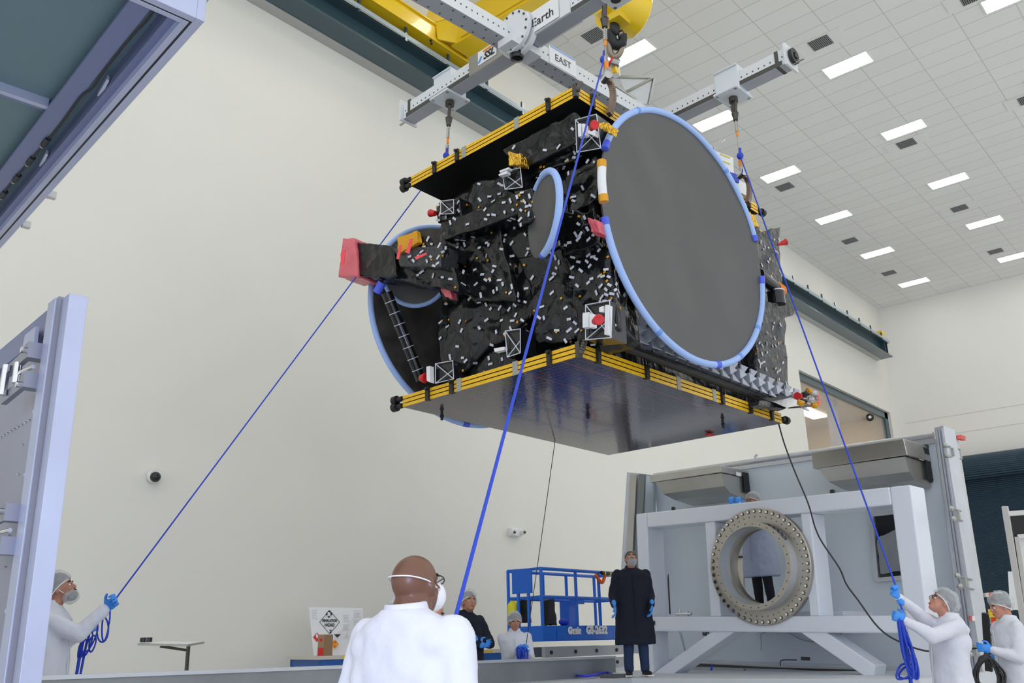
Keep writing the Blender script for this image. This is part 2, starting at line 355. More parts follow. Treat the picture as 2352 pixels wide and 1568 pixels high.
# roller shutter in the end wall
b = MB(); b.quadbox([(XE - .02, 2, 0), (XE - .02, 11.4, 0), (XE - .02, 11.4, 7.3), (XE - .02, 2, 7.3)], (-.1, 0, 0))
ms = M['shutter']; nt = ms.node_tree; tc = nt.nodes.new('ShaderNodeTexCoord'); w = nt.nodes.new('ShaderNodeTexWave'); w.bands_direction = 'Z'; w.inputs['Scale'].default_value = 4.2
bp = nt.nodes.new('ShaderNodeBump'); bp.inputs['Distance'].default_value = .05; nt.links.new(tc.outputs['Object'], w.inputs[0]); nt.links.new(w.outputs[1], bp.inputs['Height']); nt.links.new(bp.outputs[0], nt.nodes['Principled BSDF'].inputs['Normal'])
d = struct(b.build('door_1', ms)); b = MB(); b.cyl((XE - .5, 2, 7.55), (XE - .5, 11.5, 7.55), .48, seg=28); b.build('roller_hood', M['shutter'], d, smooth=True)
# ---------------------------------------------------------------- crane runway
r0, r1 = -8.0, 38.75
t = thing('crane_runway', 'long teal steel crane runway beam along the cream wall', 'steel beam', (r0, 12, 12.5))
b = MB(); b.box(((r0 + r1) / 2, 11.93, 12.53), (r1 - r0, .46, .05)); b.box(((r0 + r1) / 2, 12.05, 12.85), (r1 - r0, .05, .6)); b.box(((r0 + r1) / 2, 12.03, 13.16), (r1 - r0, .5, .05))
for x in (11.9, 12.25, r1 - .1, r1 - .4): b.box((x, 11.93, 12.85), (.03, .22, .6))
b.build('beam', M['teal'], t)
b = MB(); b.box(((r0 + r1) / 2, 12.0, 13.24), (r1 - r0, .07, .1)); b.build('rail', M['steel'], t)
b = MB(); b.box(((r0 + r1) / 2, 11.72, 13.2), (r1 - r0, .012, .1)); b.build('flange_lip', mat('pale_edge', (.35, .43, .48), .4), t)
for k in range(37):
    x = r0 + 1.2 + k * 1.24
    if x < 38.6: bb = MB(); bb.box((x, 11.74, 13.25), (.05, .05, .34)); bb.build('rail_clip', M['teal'], t)
b = MB(); b.bar((38.1, 12, 13.3), (38.6, 12, 13.55), .3, .1); b.bar((38.6, 12, 13.6), (38.6, 12, 13.2), .3, .14); b.bar((38.2, 12, 13.55), (38.7, 12, 13.6), .32, .12); b.build('end_stop', M['yellow'], t, label='yellow crane end stop')
b = MB(); b.quadbox([(r0, 12.16, 12.49), (r1, 12.16, 12.49), (r1, YW, 12.49), (r0, YW, 12.49)], (0, 0, .04)); struct(b.build('trim_3', M['soffit']))
# ---------------------------------------------------------------- travelling crane
t = thing('bridge_crane', 'yellow overhead bridge crane girder and end truck on the teal runway', 'crane', (11.8, 6, 13.4))
b = MB(); b.quadbox([(3, 11.62, 13.42), (12.5, 11.62, 13.42), (12.5, 11.62, 13.82), (3, 11.62, 13.82)], (0, .3, 0)); b.box((7.7, 11.77, 13.83), (9.6, .4, .03)); b.box((7.7, 11.6, 13.45), (9.6, .03, .09)); bevel(b.build('end_truck', M['yellow'], t), .01)
b = MB(); b.prism([(11.65, 11.5, 13.42), (11.65, 11.5, 13.75), (11.65, 11.15, 14.15), (11.65, -9, 14.15), (11.65, -9, 13.42)], (.62, 0, 0)); b.box((11.62, 1.2, 13.5), (.03, 20, .03)); bevel(b.build('girder', M['yellow'], t), .01)
b = MB(); b.prism([(11.15, 11.85, 13.9), (11.7, 11.5, 13.9), (11.7, 11.0, 14.1), (11.2, 11.7, 14.25)], (0, 0, -.03)); b.prism([(11.3, 11.55, 13.45), (11.66, 11.35, 13.45), (11.66, 11.2, 14.1), (11.3, 11.62, 13.9)], (.03, .02, 0)); b.build('gusset', M['yellow'], t)
b = MB(); b.prism([(12.2, 11.6, 13.43), (12.2, 11.3, 13.43), (12.2, 11.2, 13.9), (12.2, 11.6, 13.9)], (.4, 0, 0)); b.box((12.6, 11.75, 13.5), (.5, .35, .22)); b.build('girder_foot', M['yellow'], t)
for k in range(5): b = MB(); q = onX(985 + k * 1.5, 72 + k * 7, 11.2); b.ell(q, (.03, .03, .03), nu=10, nv=6); b.build('bolt', M['black'], t)
t = thing('crane_hook', 'yellow crane hook block with black swivel hook above the lifting beam', 'crane hook', (9, 5.7, 9.4))
hc = pt(1425, 15, 12.6)
b = MB(); axd = (pt(1472, 45, 12.75) - pt(1362, -5, 12.4)).normalized(); b.lathe(hc, axd, [(0, -.36), (.20, -.36), (.24, -.33), (.24, -.2), (.36, -.18), (.36, .28), (.33, .31), (0, .31)], 40); b.build('sheave_block', M['yellow'], t, smooth=40)
nu = (Vector((0, 0, 1)) - axd * axd.z).normalized(); text('number', '3', hc - axd * .365 - nu * .02, nu.cross(-axd), nu, .16, M['ink'], t, bold=.004, depth=.004)
b = MB(); b.box(pt(1421, 45, 12.35), (.26, .2, .1)); b.build('hook_plate', mat('mustard', (.7, .48, .01), .4), t)
for dx in (1447, 1455): b = MB(); b.cyl(pt(dx, 20, 12.5), pt(dx - 3, -90, 12.9), .012, seg=8); b.build('hoist_rope', M['darksteel'], t)
hk = [pt(x, y, 12.4) for x, y in ((1414, 48), (1413, 60), (1406, 72), (1404, 88), (1411, 101), (1421, 103), (1430, 94), (1430, 80), (1425, 70))]
b = MB(); b.tube(spline(hk, 5), [.05] * 10 + [.075] * 20 + [.06] * 6 + [.03] * 5, 12); b.ell(pt(1412, 62, 12.38), (.09, .06, .13)); b.build('hook', M['black'], t, smooth=True)
t = thing('lifting_shackle', 'large steel shackle ring hanging in the crane hook', 'shackle', pt(1412, 120, 12.4))
b = MB(); b.tube(spline([pt(x, y, 12.4) for x, y in ((1425, 76), (1429, 95), (1425, 120), (1413, 131), (1402, 122), (1400, 95), (1406, 78))], 6), .045, 10); b.build('bow', mat('worn_bronze', (.30, .25, .19), .35, metal=.8), t, smooth=True)
b = MB(); b.cyl(pt(1402, 142, 12.4), pt(1422, 148, 12.4), .07, seg=16); b.build('pin', M['steel'], t, smooth=True)
b = MB(); b.cyl(pt(1400, 141, 12.3), pt(1404, 143, 12.3), .075, seg=16); b.build('pin_cap', M['red'], t)
b = MB(); b.box(pt(1414, 162, 12.4), (.09, .09, .17)); b.box(pt(1414, 163, 12.35), (.1, .06, .08), mi=1); b.build('load_cell', [M['paper'], M['yellow']], t)
# ---------------------------------------------------------------- lifting beam (spreader)
ZS = 8.38
t = thing('lifting_beam', 'long white and grey steel spreader beam with three arms above the satellite', 'lifting beam', (9, 6, ZS))
def arm(p, q, nm, w=.2, h=.23, holes=True, slot=True):
    p = Vector(p); q = Vector(q); d = (q - p).normalized(); s = d.cross(Vector((0, 0, 1)))
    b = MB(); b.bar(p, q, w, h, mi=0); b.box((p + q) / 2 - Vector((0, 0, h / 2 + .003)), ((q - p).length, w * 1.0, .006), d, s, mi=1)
    a = b.build(nm, [M['beam'], M['beamgrey']], t); 
    if slot:
        for sg in (1, -1):
            b = MB(); b.box((p + q) / 2 + s * sg * (w / 2 + .003) - Vector((0, 0, h * .36)), ((q - p).length * .98, .006, .06), d, s); b.build('slot', M['slot'], a)
    if holes:
        b = MB(); L = (q - p).length; n = int(L / .085)
        for k in range(n):
            c = p + d * (k + .5) * L / n
            for sg in (1, -1): b.box(c + s * sg * (w / 2 + .002), (.018, .004, .018), d, s)
            if not slot: b.box(c - Vector((0, 0, h / 2 + .006)) + s * (.07 if k % 2 else -.07), (.022, .022, .004), d, s)
        o = b.build('hole_row', M['slot'], a)
    return a
H1 = Vector((7.33, 5.97, ZS)); A1 = Vector((7.47, 8.2, ZS)); B1 = H1 + (H1 - A1).normalized() * 3.6
main0 = Vector((5.6, 6.25, ZS)); H2 = Vector((10.75, 5.75, ZS))
arm(main0, H2 + (H2 - main0).normalized() * .3, 'main_beam', .22, .22, slot=False)
a1 = arm(A1 + Vector((0, 0, -.02)), B1 + Vector((0, 0, -.02)), 'cross_arm', .2, .22)
e1 = onZ(1812, 135, 8.36); e2 = onZ(1560, 258, 8.36); d2 = (e2 - e1).normalized()
a2 = arm(e1, e1 + d2 * 5.2, 'cross_arm', .2, .22)
def carriage(c, d):
    s = d.cross(Vector((0, 0, 1))); b = MB()
    b.box(c + Vector((0, 0, .03)), (.36, .27, .36), d, s); b.box(c - Vector((0, 0, .15)), (.36, .42, .035), d, s); b.box(c + Vector((0, 0, .21)), (.36, .32, .02), d, s)
    o = b.build('carriage', mat('carriage_white', (.70, .74, .78), .4), t); bevel(o, .008)
    for i in (-1, 1):
        for j in (-1, 1): q = c + d * i * .14 + s * j * .17; bb = MB(); bb.cyl(q - Vector((0, 0, .175)), q - Vector((0, 0, .155)), .02, seg=8); bb.build('bolt', M['steel'], o)
    b = MB(); b.cyl(c - Vector((0, 0, .17)), c - Vector((0, 0, .24)), .06, seg=16); b.build('swivel', M['darksteel'], o)
    return c - Vector((0, 0, .24))
dA = (B1 - A1).normalized()
h_left = carriage(onZ(1033, 208, ZS) , dA); h_near = carriage(A1 + dA * (onZ(1383, -62, ZS) - A1).dot(dA), dA); h_far = carriage(onZ(1681, 200, 8.36), d2)
for e, dd in ((A1, -dA), (e1, -d2)):
    b = MB(); s = dd.cross(Vector((0, 0, 1))); b.box(e + dd * .02, (.03, .3, .32), dd, s); b.box(e - dd * .12, (.05, .215, .235), dd, s, mi=1); b.cyl(e + dd * .03 - Vector((0, 0, .1)), e + dd * .2 - Vector((0, 0, .1)), .015, seg=8, mi=2)
    b.build('end_plate', [M['beam'], M['slot'], M['steel']], t)
b = MB(); b.lathe(e1 - d2 * .05, -d2, [(.05, 0), (.11, 0), (.11, .04), (.05, .04), (.05, 0)], 24); b.cyl(e1, e1 - d2 * .1, .03, seg=10); b.build('handwheel', M['black'], t, smooth=40)
# rotary hub on the first cross arm
hd = (H2 - main0).normalized()
hcn = onZ(1190, 80, ZS); b = MB(); b.lathe(hcn - hd * .10, hd, [(0, 0), (.28, 0), (.28, .05), (.21, .05), (.21, .09), (.30, .09), (.30, .15), (0, .15)], 40)
hub = b.build('rotary_hub', M['beam'], t, smooth=40)
for k in range(14):
    q = circ(hcn - hd * .10, hd, .25, 14)[k]; bb = MB(); bb.cyl(q, q - hd * .012, .015, seg=8); bb.build('bolt', M['slot'], hub)
b = MB(); b.box(hcn + hd * .02 - Vector((0, 0, .2)), (.5, .24, .1), hd, dA); b.build('hub_saddle', M['beam'], t)
b = MB(); q = onZ(1187, 128, 8.1); b.lathe(q, (0, 0, -1), [(0, -.06), (.085, -.06), (.09, 0), (.075, .05), (0, .075)], 24); b.build('dome_light', M['blackgloss'], t, smooth=True)
# sleeves and signs
def sleeve(px, py, L, a, bb_, m, lab):
    d = (bb_ - a).normalized(); c = onZ(px, py, ZS); k = (c - a).dot(d); c = a + d * k; s = d.cross(Vector((0, 0, 1))); b = MB(); b.box(c, (L, .25, .27), d, s); o = b.build('sleeve', m, t, label=lab); return c, d, s
cs, ds, ss = sleeve(1116, 127, .66, A1, B1, M['stainless'], 'bare metal sleeve with a small logo plate')
outw = -1 if ss.x > 0 else 1
so = ss * outw
b = MB(); b.box(cs + so * .13 + ds * .02 + Vector((0, 0, .02)), (.34, .006, .2), ds, ss); pl = b.build('logo_plate', M['paper'], t)
rt = ds if ds.cross(Vector((0, 0, 1))).dot(so) > 0 else -ds
text('logo_lettering', 'SSL', cs + so * .136 + ds * .05 + Vector((0, 0, .0)), rt, (0, 0, 1), .10, M['ink'], pl, bold=.004, shear=.3)
b = MB(); q = cs + so * .136; b.box(q + rt * .03 + Vector((0, 0, .085)), (.16, .004, .03), rt, ss); b.build('logo_stripe', M['orange'], pl)
b = MB(); q = cs + so * .136 - rt * .12; b.prism([q + Vector((0, 0, .03)) + rt * .03, q - Vector((0, 0, .06)) - rt * .04, q - Vector((0, 0, .04)) + rt * .01, q + Vector((0, 0, .02)) + rt * .05], so * .003); b.build('logo_arrow', M['inkblue'], pl)
ce, de, se = sleeve(1258, 38, .7, A1, B1, M['beam'], 'white sleeve behind the Earth sign')
ce = onZ(1245, 40, ZS); k = (ce - A1).dot(de); ce = A1 + de * k
b = MB(); b.box(ce + so * .14 + Vector((0, 0, .03)), (.5, .008, .3), de, se); sg = b.build('earth_sign', M['paper'], t)
text('sign_lettering', 'Earth', ce + so * .148 + Vector((0, 0, 0)), rt, (0, 0, 1), .12, M['ink'], sg)
dm = (H2 - main0).normalized(); sm_ = dm.cross(Vector((0, 0, 1))); som = sm_ if sm_.y < 0 else -sm_; rtm = dm if dm.cross(Vector((0, 0, 1))).dot(som) > 0 else -dm
# the face seen from the camera looks towards -Y
q0 = onZ(1292, 146, ZS); k = (q0 - main0).dot(dm); q0 = main0 + dm * k
b = MB(); b.box(q0 + som * .115 + Vector((0, 0, .03)), (.5, .006, .26), dm, sm_); sg = b.build('east_sign', M['paper'], t)
text('sign_lettering', 'EAST', q0 + som * .122 + Vector((0, 0, .02)), rtm, (0, 0, 1), .10, mat('grey_ink', (.15, .15, .16), .7), sg)
b = MB(); b.box(q0 + som * .122 + Vector((0, 0, .155)), (.46, .006, .02), dm, sm_); b.build('blue_tape', M['foam'], sg)
# triangle frame with clear film near the far arm
P = lambda x, y: pt(x, y, 12.9)
b = MB()
for a, c in (((1365, 176), (1502, 178)), ((1502, 178), (1490, 240)), ((1502, 178), (1438, 212)), ((1414, 197), (1460, 228)), ((1414, 197), (1395, 230))): b.bar(P(*a), P(*c), .035, .035)
b.build('bracket_frame', M['steel'], t)
b = MB(); b.quadbox([P(1425, 182), P(1498, 184), P(1486, 238), P(1450, 238)], (0, .01, 0)); b.build('clear_film', M['film'], t)
b = MB(); b.quadbox([P(1412, 196), P(1458, 228), P(1440, 240), P(1398, 214)], (.01, .02, -.03)); b.build('bracket_plate', M['beam'], t)
AX_R = Vector((AX.x, BX.x, UX.x)); DN_R = Vector((AX.y, BX.y, UX.y))
# ================================================================ the satellite
SAT = thing('satellite', 'large black foil-wrapped satellite with dish reflectors hanging from the lifting beam', 'satellite', (8.5, 6, 3.8))
V3 = lambda x, y, z: Vector((x, y, z))
# solar array stacks: three folded panels above and below
mc = mat('solar_cells', (.030, .024, .034), .09, spec=.5, coat=.15); nt = mc.node_tree; p = nt.nodes['Principled BSDF']; L = nt.links.new
tc = nt.nodes.new('ShaderNodeTexCoord'); mp = nt.nodes.new('ShaderNodeMapping'); mp.inputs['Rotation'].default_value = (0, 0, math.radians(1.6))
br = nt.nodes.new('ShaderNodeTexBrick'); br.offset = 0; br.inputs['Scale'].default_value = 1; br.inputs['Brick Width'].default_value = .082; br.inputs['Row Height'].default_value = .042
br.inputs['Mortar Size'].default_value = .0034; br.inputs['Mortar Smooth'].default_value = 1; br.inputs['Color1'].default_value = (.020, .016, .026, 1); br.inputs['Color2'].default_value = (.032, .026, .036, 1); br.inputs['Mortar'].default_value = (.26, .18, .18, 1)
b2 = nt.nodes.new('ShaderNodeTexBrick'); b2.offset = .5; b2.inputs['Scale'].default_value = 1; b2.inputs['Brick Width'].default_value = 90; b2.inputs['Row Height'].default_value = .5
b2.inputs['Mortar Size'].default_value = .006; b2.inputs['Color1'].default_value = (0, 0, 0, 1); b2.inputs['Color2'].default_value = (0, 0, 0, 1); b2.inputs['Mortar'].default_value = (1, 1, 1, 1)
mp2 = nt.nodes.new('ShaderNodeMapping'); mp2.inputs['Scale'].default_value = (.02, 1, 1); mp2.inputs['Location'].default_value = (20, .1, 0); mx = nt.nodes.new('ShaderNodeMix'); mx.data_type = 'RGBA'; mx.inputs[7].default_value = (.30, .07, .05, 1)
L(tc.outputs['Object'], mp.inputs[0]); L(mp.outputs[0], br.inputs[0]); L(mp.outputs[0], mp2.inputs[0]); L(mp2.outputs[0], b2.inputs[0]); L(b2.outputs['Color'], mx.inputs[0]); L(br.outputs[0], mx.inputs[6]); L(mx.outputs[2], p.inputs['Base Color'])
bp = nt.nodes.new('ShaderNodeBump'); bp.inputs['Strength'].default_value = .12; bp.inputs['Distance'].default_value = .01; n = nt.nodes.new('ShaderNodeTexNoise'); n.inputs['Scale'].default_value = 22; L(tc.outputs['Object'], n.inputs[0]); L(n.outputs[0], bp.inputs['Height']); L(bp.outputs[0], p.inputs['Normal'])
mblk = mat('panel_black_side', (.009, .009, .010), .4)
mgrey = mat('grey_tie_tape', (.35, .36, .33), .5)
def stack(A, B, C, D, z, cells_down, nm='solar_panel'):
    for k in range(3):
        zz = z + k * .046; b = MB()
        q = [V3(p[0], p[1], zz) for p in (A, B, C, D)]
        k0 = len(b.v); vs = q + [p + V3(0, 0, .036) for p in q]; b.v += vs
        up = (q[1] - q[0]).cross(q[2] - q[0]).z > 0
        f0 = (0, 1, 2, 3); f1 = (7, 6, 5, 4)
        if up: f0 = f0[::-1]; f1 = f1[::-1]
        b.f += [f0, f1]; b.m += [1 if (cells_down and k == 0) else 2, 2]
        for f in ((0, 4, 5, 1), (1, 5, 6, 2), (2, 6, 7, 3), (3, 7, 4, 0)): b.f.append(f if not up else f[::-1]); b.m.append(0)
        o = b.build(nm, [M['kapton'], mc, mblk], SAT)
    # ties and hinge hardware along the two visible edges
    A, B, C, D = [V3(p[0], p[1], z) for p in (A, B, C, D)]
    for P_, Q_, ts, nrm in ((A, B, (.17, .32, .36, .68, .86), V3(-1, 0, 0)), (B, C, (.07, .27, .42, .60, .64, .80, .93), V3(0, -1, 0))):
        d = (Q_ - P_).normalized()
        for i, tt in enumerate(ts):
            c = P_.lerp(Q_, tt) + V3(0, 0, .066) + nrm * .004; b = MB()
            if i in (2, 3) : b.box(c, (.07, .006, .142), d, nrm); b.build('tie_strap', mgrey, SAT)
            else:
                b.box(c, (.05, .05, .15), d, nrm); b.cyl(c + nrm * .02 + V3(0, 0, .05), c + nrm * .05 + V3(0, 0, .05), .018, seg=8); b.build('clamp', M['black'], SAT)
    for E_, s in ((A, V3(0, .1, 0)), (C, V3(.1, 0, 0))):
        for zz in ((.02, .1) if E_ == A else (.06,)):
            b = MB(); c = E_ + s + V3(0, 0, zz); b.cyl(c - s * .9, c + s * .1, .03, seg=10); b.cyl(c - s * .1, c + s * .55, .05, seg=14); b.build('roller', M['black'], SAT, smooth=40)
    b = MB(); b.box(B + V3(0, 0, .065), (.05, .05, .15)); 
    for i in range(5): b.ell(B + V3(-.09 + .03 * i, -.09 + .01 * i, .0 + .035 * i), (.03, .03, .03), nu=8, nv=6)
    b.build('corner_hinge', M['darksteel'], SAT)
stack((6.59, 7.27), (6.475, 4.73), (10.53, 4.62), (10.57, 7.29), 3.80, True)
stack((6.65, 7.25), (6.5, 4.63), (10.3, 4.5), (10.4, 7.25), 6.565, False)
for x, y in ((1015, 955), (1350, 952), (1180, 920), (1660, 974)):
    q = onZ(x, y - 8, 3.8); b = MB(); b.cyl(q, q - V3(0, 0, .09), .016, seg=8); b.cyl(q - V3(0, 0, .03), q - V3(0, 0, .055), .024, seg=8); b.build('hold_down_pin', M['black'], SAT)
b = MB(); q = onZ(1630, 998, 3.78); b.box(q, (.12, .06, .02)); b.build('red_cover', M['red'], SAT)
# main body: a crumpled blanket over the box between the stacks
BL = []
def blanket(nm, q, vec, n=18, amp=.03, sc=2.5, seed=0, m=None, lab=None):
    b = MB(); b.hexa(q, vec, n, amp, sc, 0, seed); o = b.build(nm, m or M['mli'], SAT, smooth=180, weld=True, label=lab); BL.append((b, o)); return o
blanket('body_blanket', [V3(6.78, 6.85, 3.95), V3(6.70, 4.95, 3.95), V3(6.70, 4.95, 6.34), V3(6.78, 6.85, 6.27)], V3(3.9, 0, 0), 56, .07, 1.6)
def XQ(pts, X): return [onX(x, y, X) for x, y in pts]
blanket('feed_cover', XQ([(1158, 345), (1322, 252), (1345, 318), (1195, 388)], 6.52), V3(.7, .1, -.05), 18, .03, 3, 1)
blanket('feed_cover', XQ([(1165, 372), (1340, 300), (1372, 345), (1190, 420)], 6.62), V3(.6, 0, 0), 16, .05, 3, 11)
blanket('boom_cover', XQ([(1012, 512), (1190, 448), (1200, 488), (1022, 552)], 6.42), V3(.3, 0, 0), 18, .035, 4, 2)
blanket('drape', XQ([(1010, 530), (1140, 490), (1185, 700), (1095, 690)], 6.58), V3(.4, 0, 0), 26, .06, 3, 3)
blanket('drape', XQ([(1125, 480), (1222, 462), (1248, 700), (1150, 790)], 6.66), V3(.4, 0, 0), 24, .05, 2.5, 4)
blanket('drape', XQ([(1035, 700), (1110, 650), (1215, 740), (1010, 885)], 6.66), V3(.5, 0, 0), 24, .06, 3, 5)
blanket('drape', XQ([(1195, 590), (1310, 560), (1330, 780), (1235, 800)], 6.60), V3(.5, 0, 0), 24, .06, 2.2, 6)
blanket('drape', XQ([(1300, 590), (1400, 560), (1420, 760), (1330, 790)], 6.55), V3(.5, .1, 0), 22, .05, 2.5, 7)
blanket('antenna_cover', XQ([(1292, 488), (1366, 480), (1370, 560), (1300, 585)], 6.42), V3(.3, .1, 0), 20, .05, 4, 8)
blanket('corner_cover', XQ([(1008, 462), (1055, 452), (1062, 500), (1000, 515)], 6.62), V3(.35, 0, 0), 12, .03, 4, 9)
blanket('antenna_cover', XQ([(1300, 395), (1372, 358), (1372, 470), (1310, 490)], 6.6), V3(.4, 0, 0), 20, .05, 3, 10)
blanket('side_blanket', [onY(1737, 520, 4.75), onY(1790, 525, 4.75), onY(1812, 905, 4.75), onY(1738, 900, 4.75)], V3(0, 1.7, 0), 30, .035, 2.6, 12, M['mligrey'], 'grey translucent blanket')
blanket('side_blanket', [V3(6.75, 4.92, 3.95), V3(10.7, 4.85, 3.95), V3(10.6, 4.85, 6.5), V3(6.75, 4.92, 6.5)], V3(0, .25, 0), 34, .05, 2.2, 13)
# wrapped horn boom on the left with red end bag and instrument box
blanket('horn_cover', XQ([(812, 556), (905, 566), (912, 636), (822, 634)], 6.2), V3(.35, 0, 0), 16, .02, 5, 14)
blanket('horn_cover', XQ([(895, 600), (1040, 612), (1050, 668), (900, 640)], 6.25), V3(.4, 0, 0), 18, .03, 5, 15)
blanket('instrument_cover', XQ([(905, 560), (975, 540), (1020, 560), (1018, 590)], 6.15), V3(.35, 0, .0), 14, .02, 5, 16)
blanket('instrument_cover', XQ([(905, 570), (1015, 563), (1010, 612), (920, 612)], 6.12), V3(.25, 0, .0), 14, .015, 5, 17, M['mligrey'])
b = MB(); b.hexa(XQ([(788, 547), (812, 546), (821, 636), (778, 636)], 6.15), V3(.38, 0, 0), 12, .012, 6); b.build('end_bag', M['redbag'], SAT, smooth=180, weld=True, label='translucent red end bag')
b = MB(); b.hexa(XQ([(912, 545), (958, 530), (962, 556), (915, 582)], 6.08), V3(.05, 0, 0), 8, .012, 6); b.build('amber_plate', M['amber'], SAT, smooth=180)
for q in ([(941, 549), (947, 548), (940, 582), (932, 580)], [(917, 563), (923, 562), (916, 595), (910, 594)], [(952, 590), (978, 580), (980, 584), (956, 596)], [(784, 575), (793, 572), (790, 605), (782, 607)]):
    b = MB(); b.quadbox(XQ(q, 6.02), V3(.006, 0, 0)); b.build('red_tag', M['redtag'], SAT)
b = MB(); b.hexa(XQ([(1349, 503), (1372, 506), (1378, 534), (1356, 533)], 6.32), V3(.2, 0, 0), 10, .02, 7); b.build('red_bag', M['redbag'], SAT, smooth=180, weld=True, label='crumpled red bag')
# reflectors: shell with rim foam, rear ribs
def dish(c, n, R, nm, foam_r, arcs, depth=.10, m=None, rear=None, sag=.012):
    n = Vector(n).normalized(); c = Vector(c); prof = []; K = 14
    for i in range(K + 1): r = R * i / K; prof.append((max(r, .001), -depth * (1 - (r / R) ** 2)))
    xd = n.cross(V3(0, 0, 1)); b = MB(); b.lathe(c, n, prof, 96, 0, xd); nf = len(b.f)
    b.lathe(c, n, [(r, h - .02) for r, h in prof[::-1]], 96, 1, xd); b.lathe(c, n, [(R, 0), (R, -.02)], 96, 1, xd)
    # gentle print-through ripples of the thin shell
    for v in b.v: v += n * (noise.noise(v * 2.1) * sag)
    o = b.build(nm, [m or M['dish'], rear or M['dishback']], SAT, smooth=180, weld=False)
    x = (V3(0, 0, 1) - n * n.z).normalized()      # angle 0 = top
    for a0, a1, mm, rr, nn in arcs:
        pts = circ(c, n, R, max(6, int(abs(a1 - a0) / 3)), x, a0, a1)
        fb = MB(); fb.tube(pts, foam_r * rr, 10); fb.build(nn, mm, o, smooth=True)
    return o, c, n, x
# ring angle measured from the top; y axis = n x x
ARC1 = [(182, 360, M['foam'], 1.1, 'rim_foam'), (0, 28, M['foam'], .8, 'rim_foam'), (176, 182, M['foamtape'], 1.1, 'foam_tape')]
nb = V3(-.091, -.996, .008)
FO, FT = M['foam'], M['foamtape']
dish((7.80, 4.2, 5.31), nb, 1.40, 'main_reflector', .036, [(0, 64, FO, 1, 'rim_foam'), (64, 68, FT, 1.1, 'foam_tape'), (100, 103, FT, 1.12, 'foam_tape'), (103, 190, FO, 1, 'rim_foam'), (190, 193, FT, 1.15, 'foam_tape'), (193, 262, FO, 1, 'rim_foam'), (262, 266, FT, 1.08, 'foam_tape'), (284, 287, FT, 1.08, 'foam_tape'), (287, 360, FO, 1, 'rim_foam'), (150, 152, mat('foam_band', (.16, .34, .80), .5), 1.1, 'foam_band'), (210, 212, bpy.data.materials['foam_band'], 1.1, 'foam_band'), (235, 237, bpy.data.materials['foam_band'], 1.1, 'foam_band'), (320, 322, bpy.data.materials['foam_band'], 1.1, 'foam_band'), (30, 32, bpy.data.materials['foam_band'], 1.1, 'foam_band')], .05)
b = MB(); b.tube(spline([onY(1383, 372, 4.17), onY(1382, 415, 4.17), onY(1386, 458, 4.17)], 4), .042, 10); b.tube([onY(1382, 385, 4.17), onY(1382, 370, 4.17)], .046, 10, 1); b.tube([onY(1385, 448, 4.17), onY(1387, 464, 4.17)], .046, 10, 1); b.build('white_rim_sleeve', [M['paper'], M['amber']], SAT, smooth=True)
nback = V3(.159, .983, -.091)
dish((7.89, 7.6, 5.20), nback, 1.36, 'rear_reflector', .036, [(0, 84, FO, 1, 'rim_foam'), (84, 92, FT, 1.05, 'foam_tape'), (92, 180, FO, 1, 'rim_foam'), (180, 184, FT, 1.05, 'foam_tape'), (184, 360, FO, 1, 'rim_foam')], .06, M['dishback'], M['dishback'])
for a, c, r in (((888, 672), (968, 872), .065), ((1030, 655), (1026, 790), .05)):
    P0 = onY(*a, 7.35); P1 = onY(*c, 7.30); b = MB(); b.cyl(P0, P1, r, seg=16)
    o = b.build('rear_strut', M['blackgloss'], SAT, smooth=40)
    for k in range(7):
        q = P0.lerp(P1, .1 + k * .13); bb = MB(); bb.cyl(q, q + (P1 - P0).normalized() * .008, r * 1.04, seg=14); bb.build('strut_band', M['tape'], o)
def circ_dish(cx, cy, X, wpx, hpx, n, R, nm, arcs, depth=.05, d=None):
    return dish(onX(cx, cy, X), n, R, nm, .034, arcs, depth, M['dish'], M['dishback'])
# small reflector edge-on on the near face, and the one under the horn boom
_c = onX(1247, 493, 6.15); _v = ray(1247, 493).normalized(); _mi = -(AX_R * .987 + DN_R * .163); dish(_c, _mi * .947 - _v * .32, .417, 'sub_reflector', .032, ARC1, .05)
dish(V3(6.7, 7.20, 5.44), V3(-.836, -.487, -.252), .40, 'sub_reflector', .026, [(95, 265, FO, 1, 'rim_foam')], .03)
b = MB(); b.cyl(onX(878, 648, 6.3), onX(866, 672, 6.3), .05, seg=12); b.build('foam_end', FT, SAT, smooth=True)
b = MB(); b.hexa(XQ([(1012, 660), (1035, 668), (1037, 686), (1020, 682)], 6.35), V3(.1, 0, 0), 6, .015, 8); b.build('red_bag', M['redbag'], SAT, smooth=180)
# feed cylinder behind the small reflector
blanket('feed_can', XQ([(1180, 438), (1222, 430), (1226, 505), (1190, 520)], 6.3), V3(.3, 0, 0), 12, .025, 5, 20)
# thruster brackets with red nozzle covers
def cone(p, d, r0=.035, r1=.075, L=.2):
    b = MB(); b.lathe(p, d, [(0, 0), (r0, 0), (r0 * 1.1, L * .2), (r1, L), (r1 * .85, L + .005), (0, L)], 20, 0); return b.build('nozzle_cover', M['red'], SAT, smooth=40, label='red nozzle cover')
cone(onX(1366, 738, 6.25), (onX(1388, 728, 5.95) - onX(1366, 738, 6.25)), .03, .048, .2)
cone(onX(1358, 296, 6.25), (onX(1376, 274, 6.0) - onX(1358, 296, 6.25)), .022, .045, .17)
cone(onX(1000, 490, 6.6), (onX(982, 489, 6.6) - onX(1000, 490, 6.6)), .03, .045, .09)
cone(onX(978, 868, 6.5), (onX(962, 868, 6.5) - onX(978, 868, 6.5)), .05, .035, .08)
cone(onY(1786, 562, 4.5), AX_R + V3(0, 0, .35), .018, .045, .13)
def kit(nm, q, X, vec, m=None):
    b = MB(); b.quadbox(XQ(q, X), vec); o = b.build(nm, m or M['black'], SAT); return o
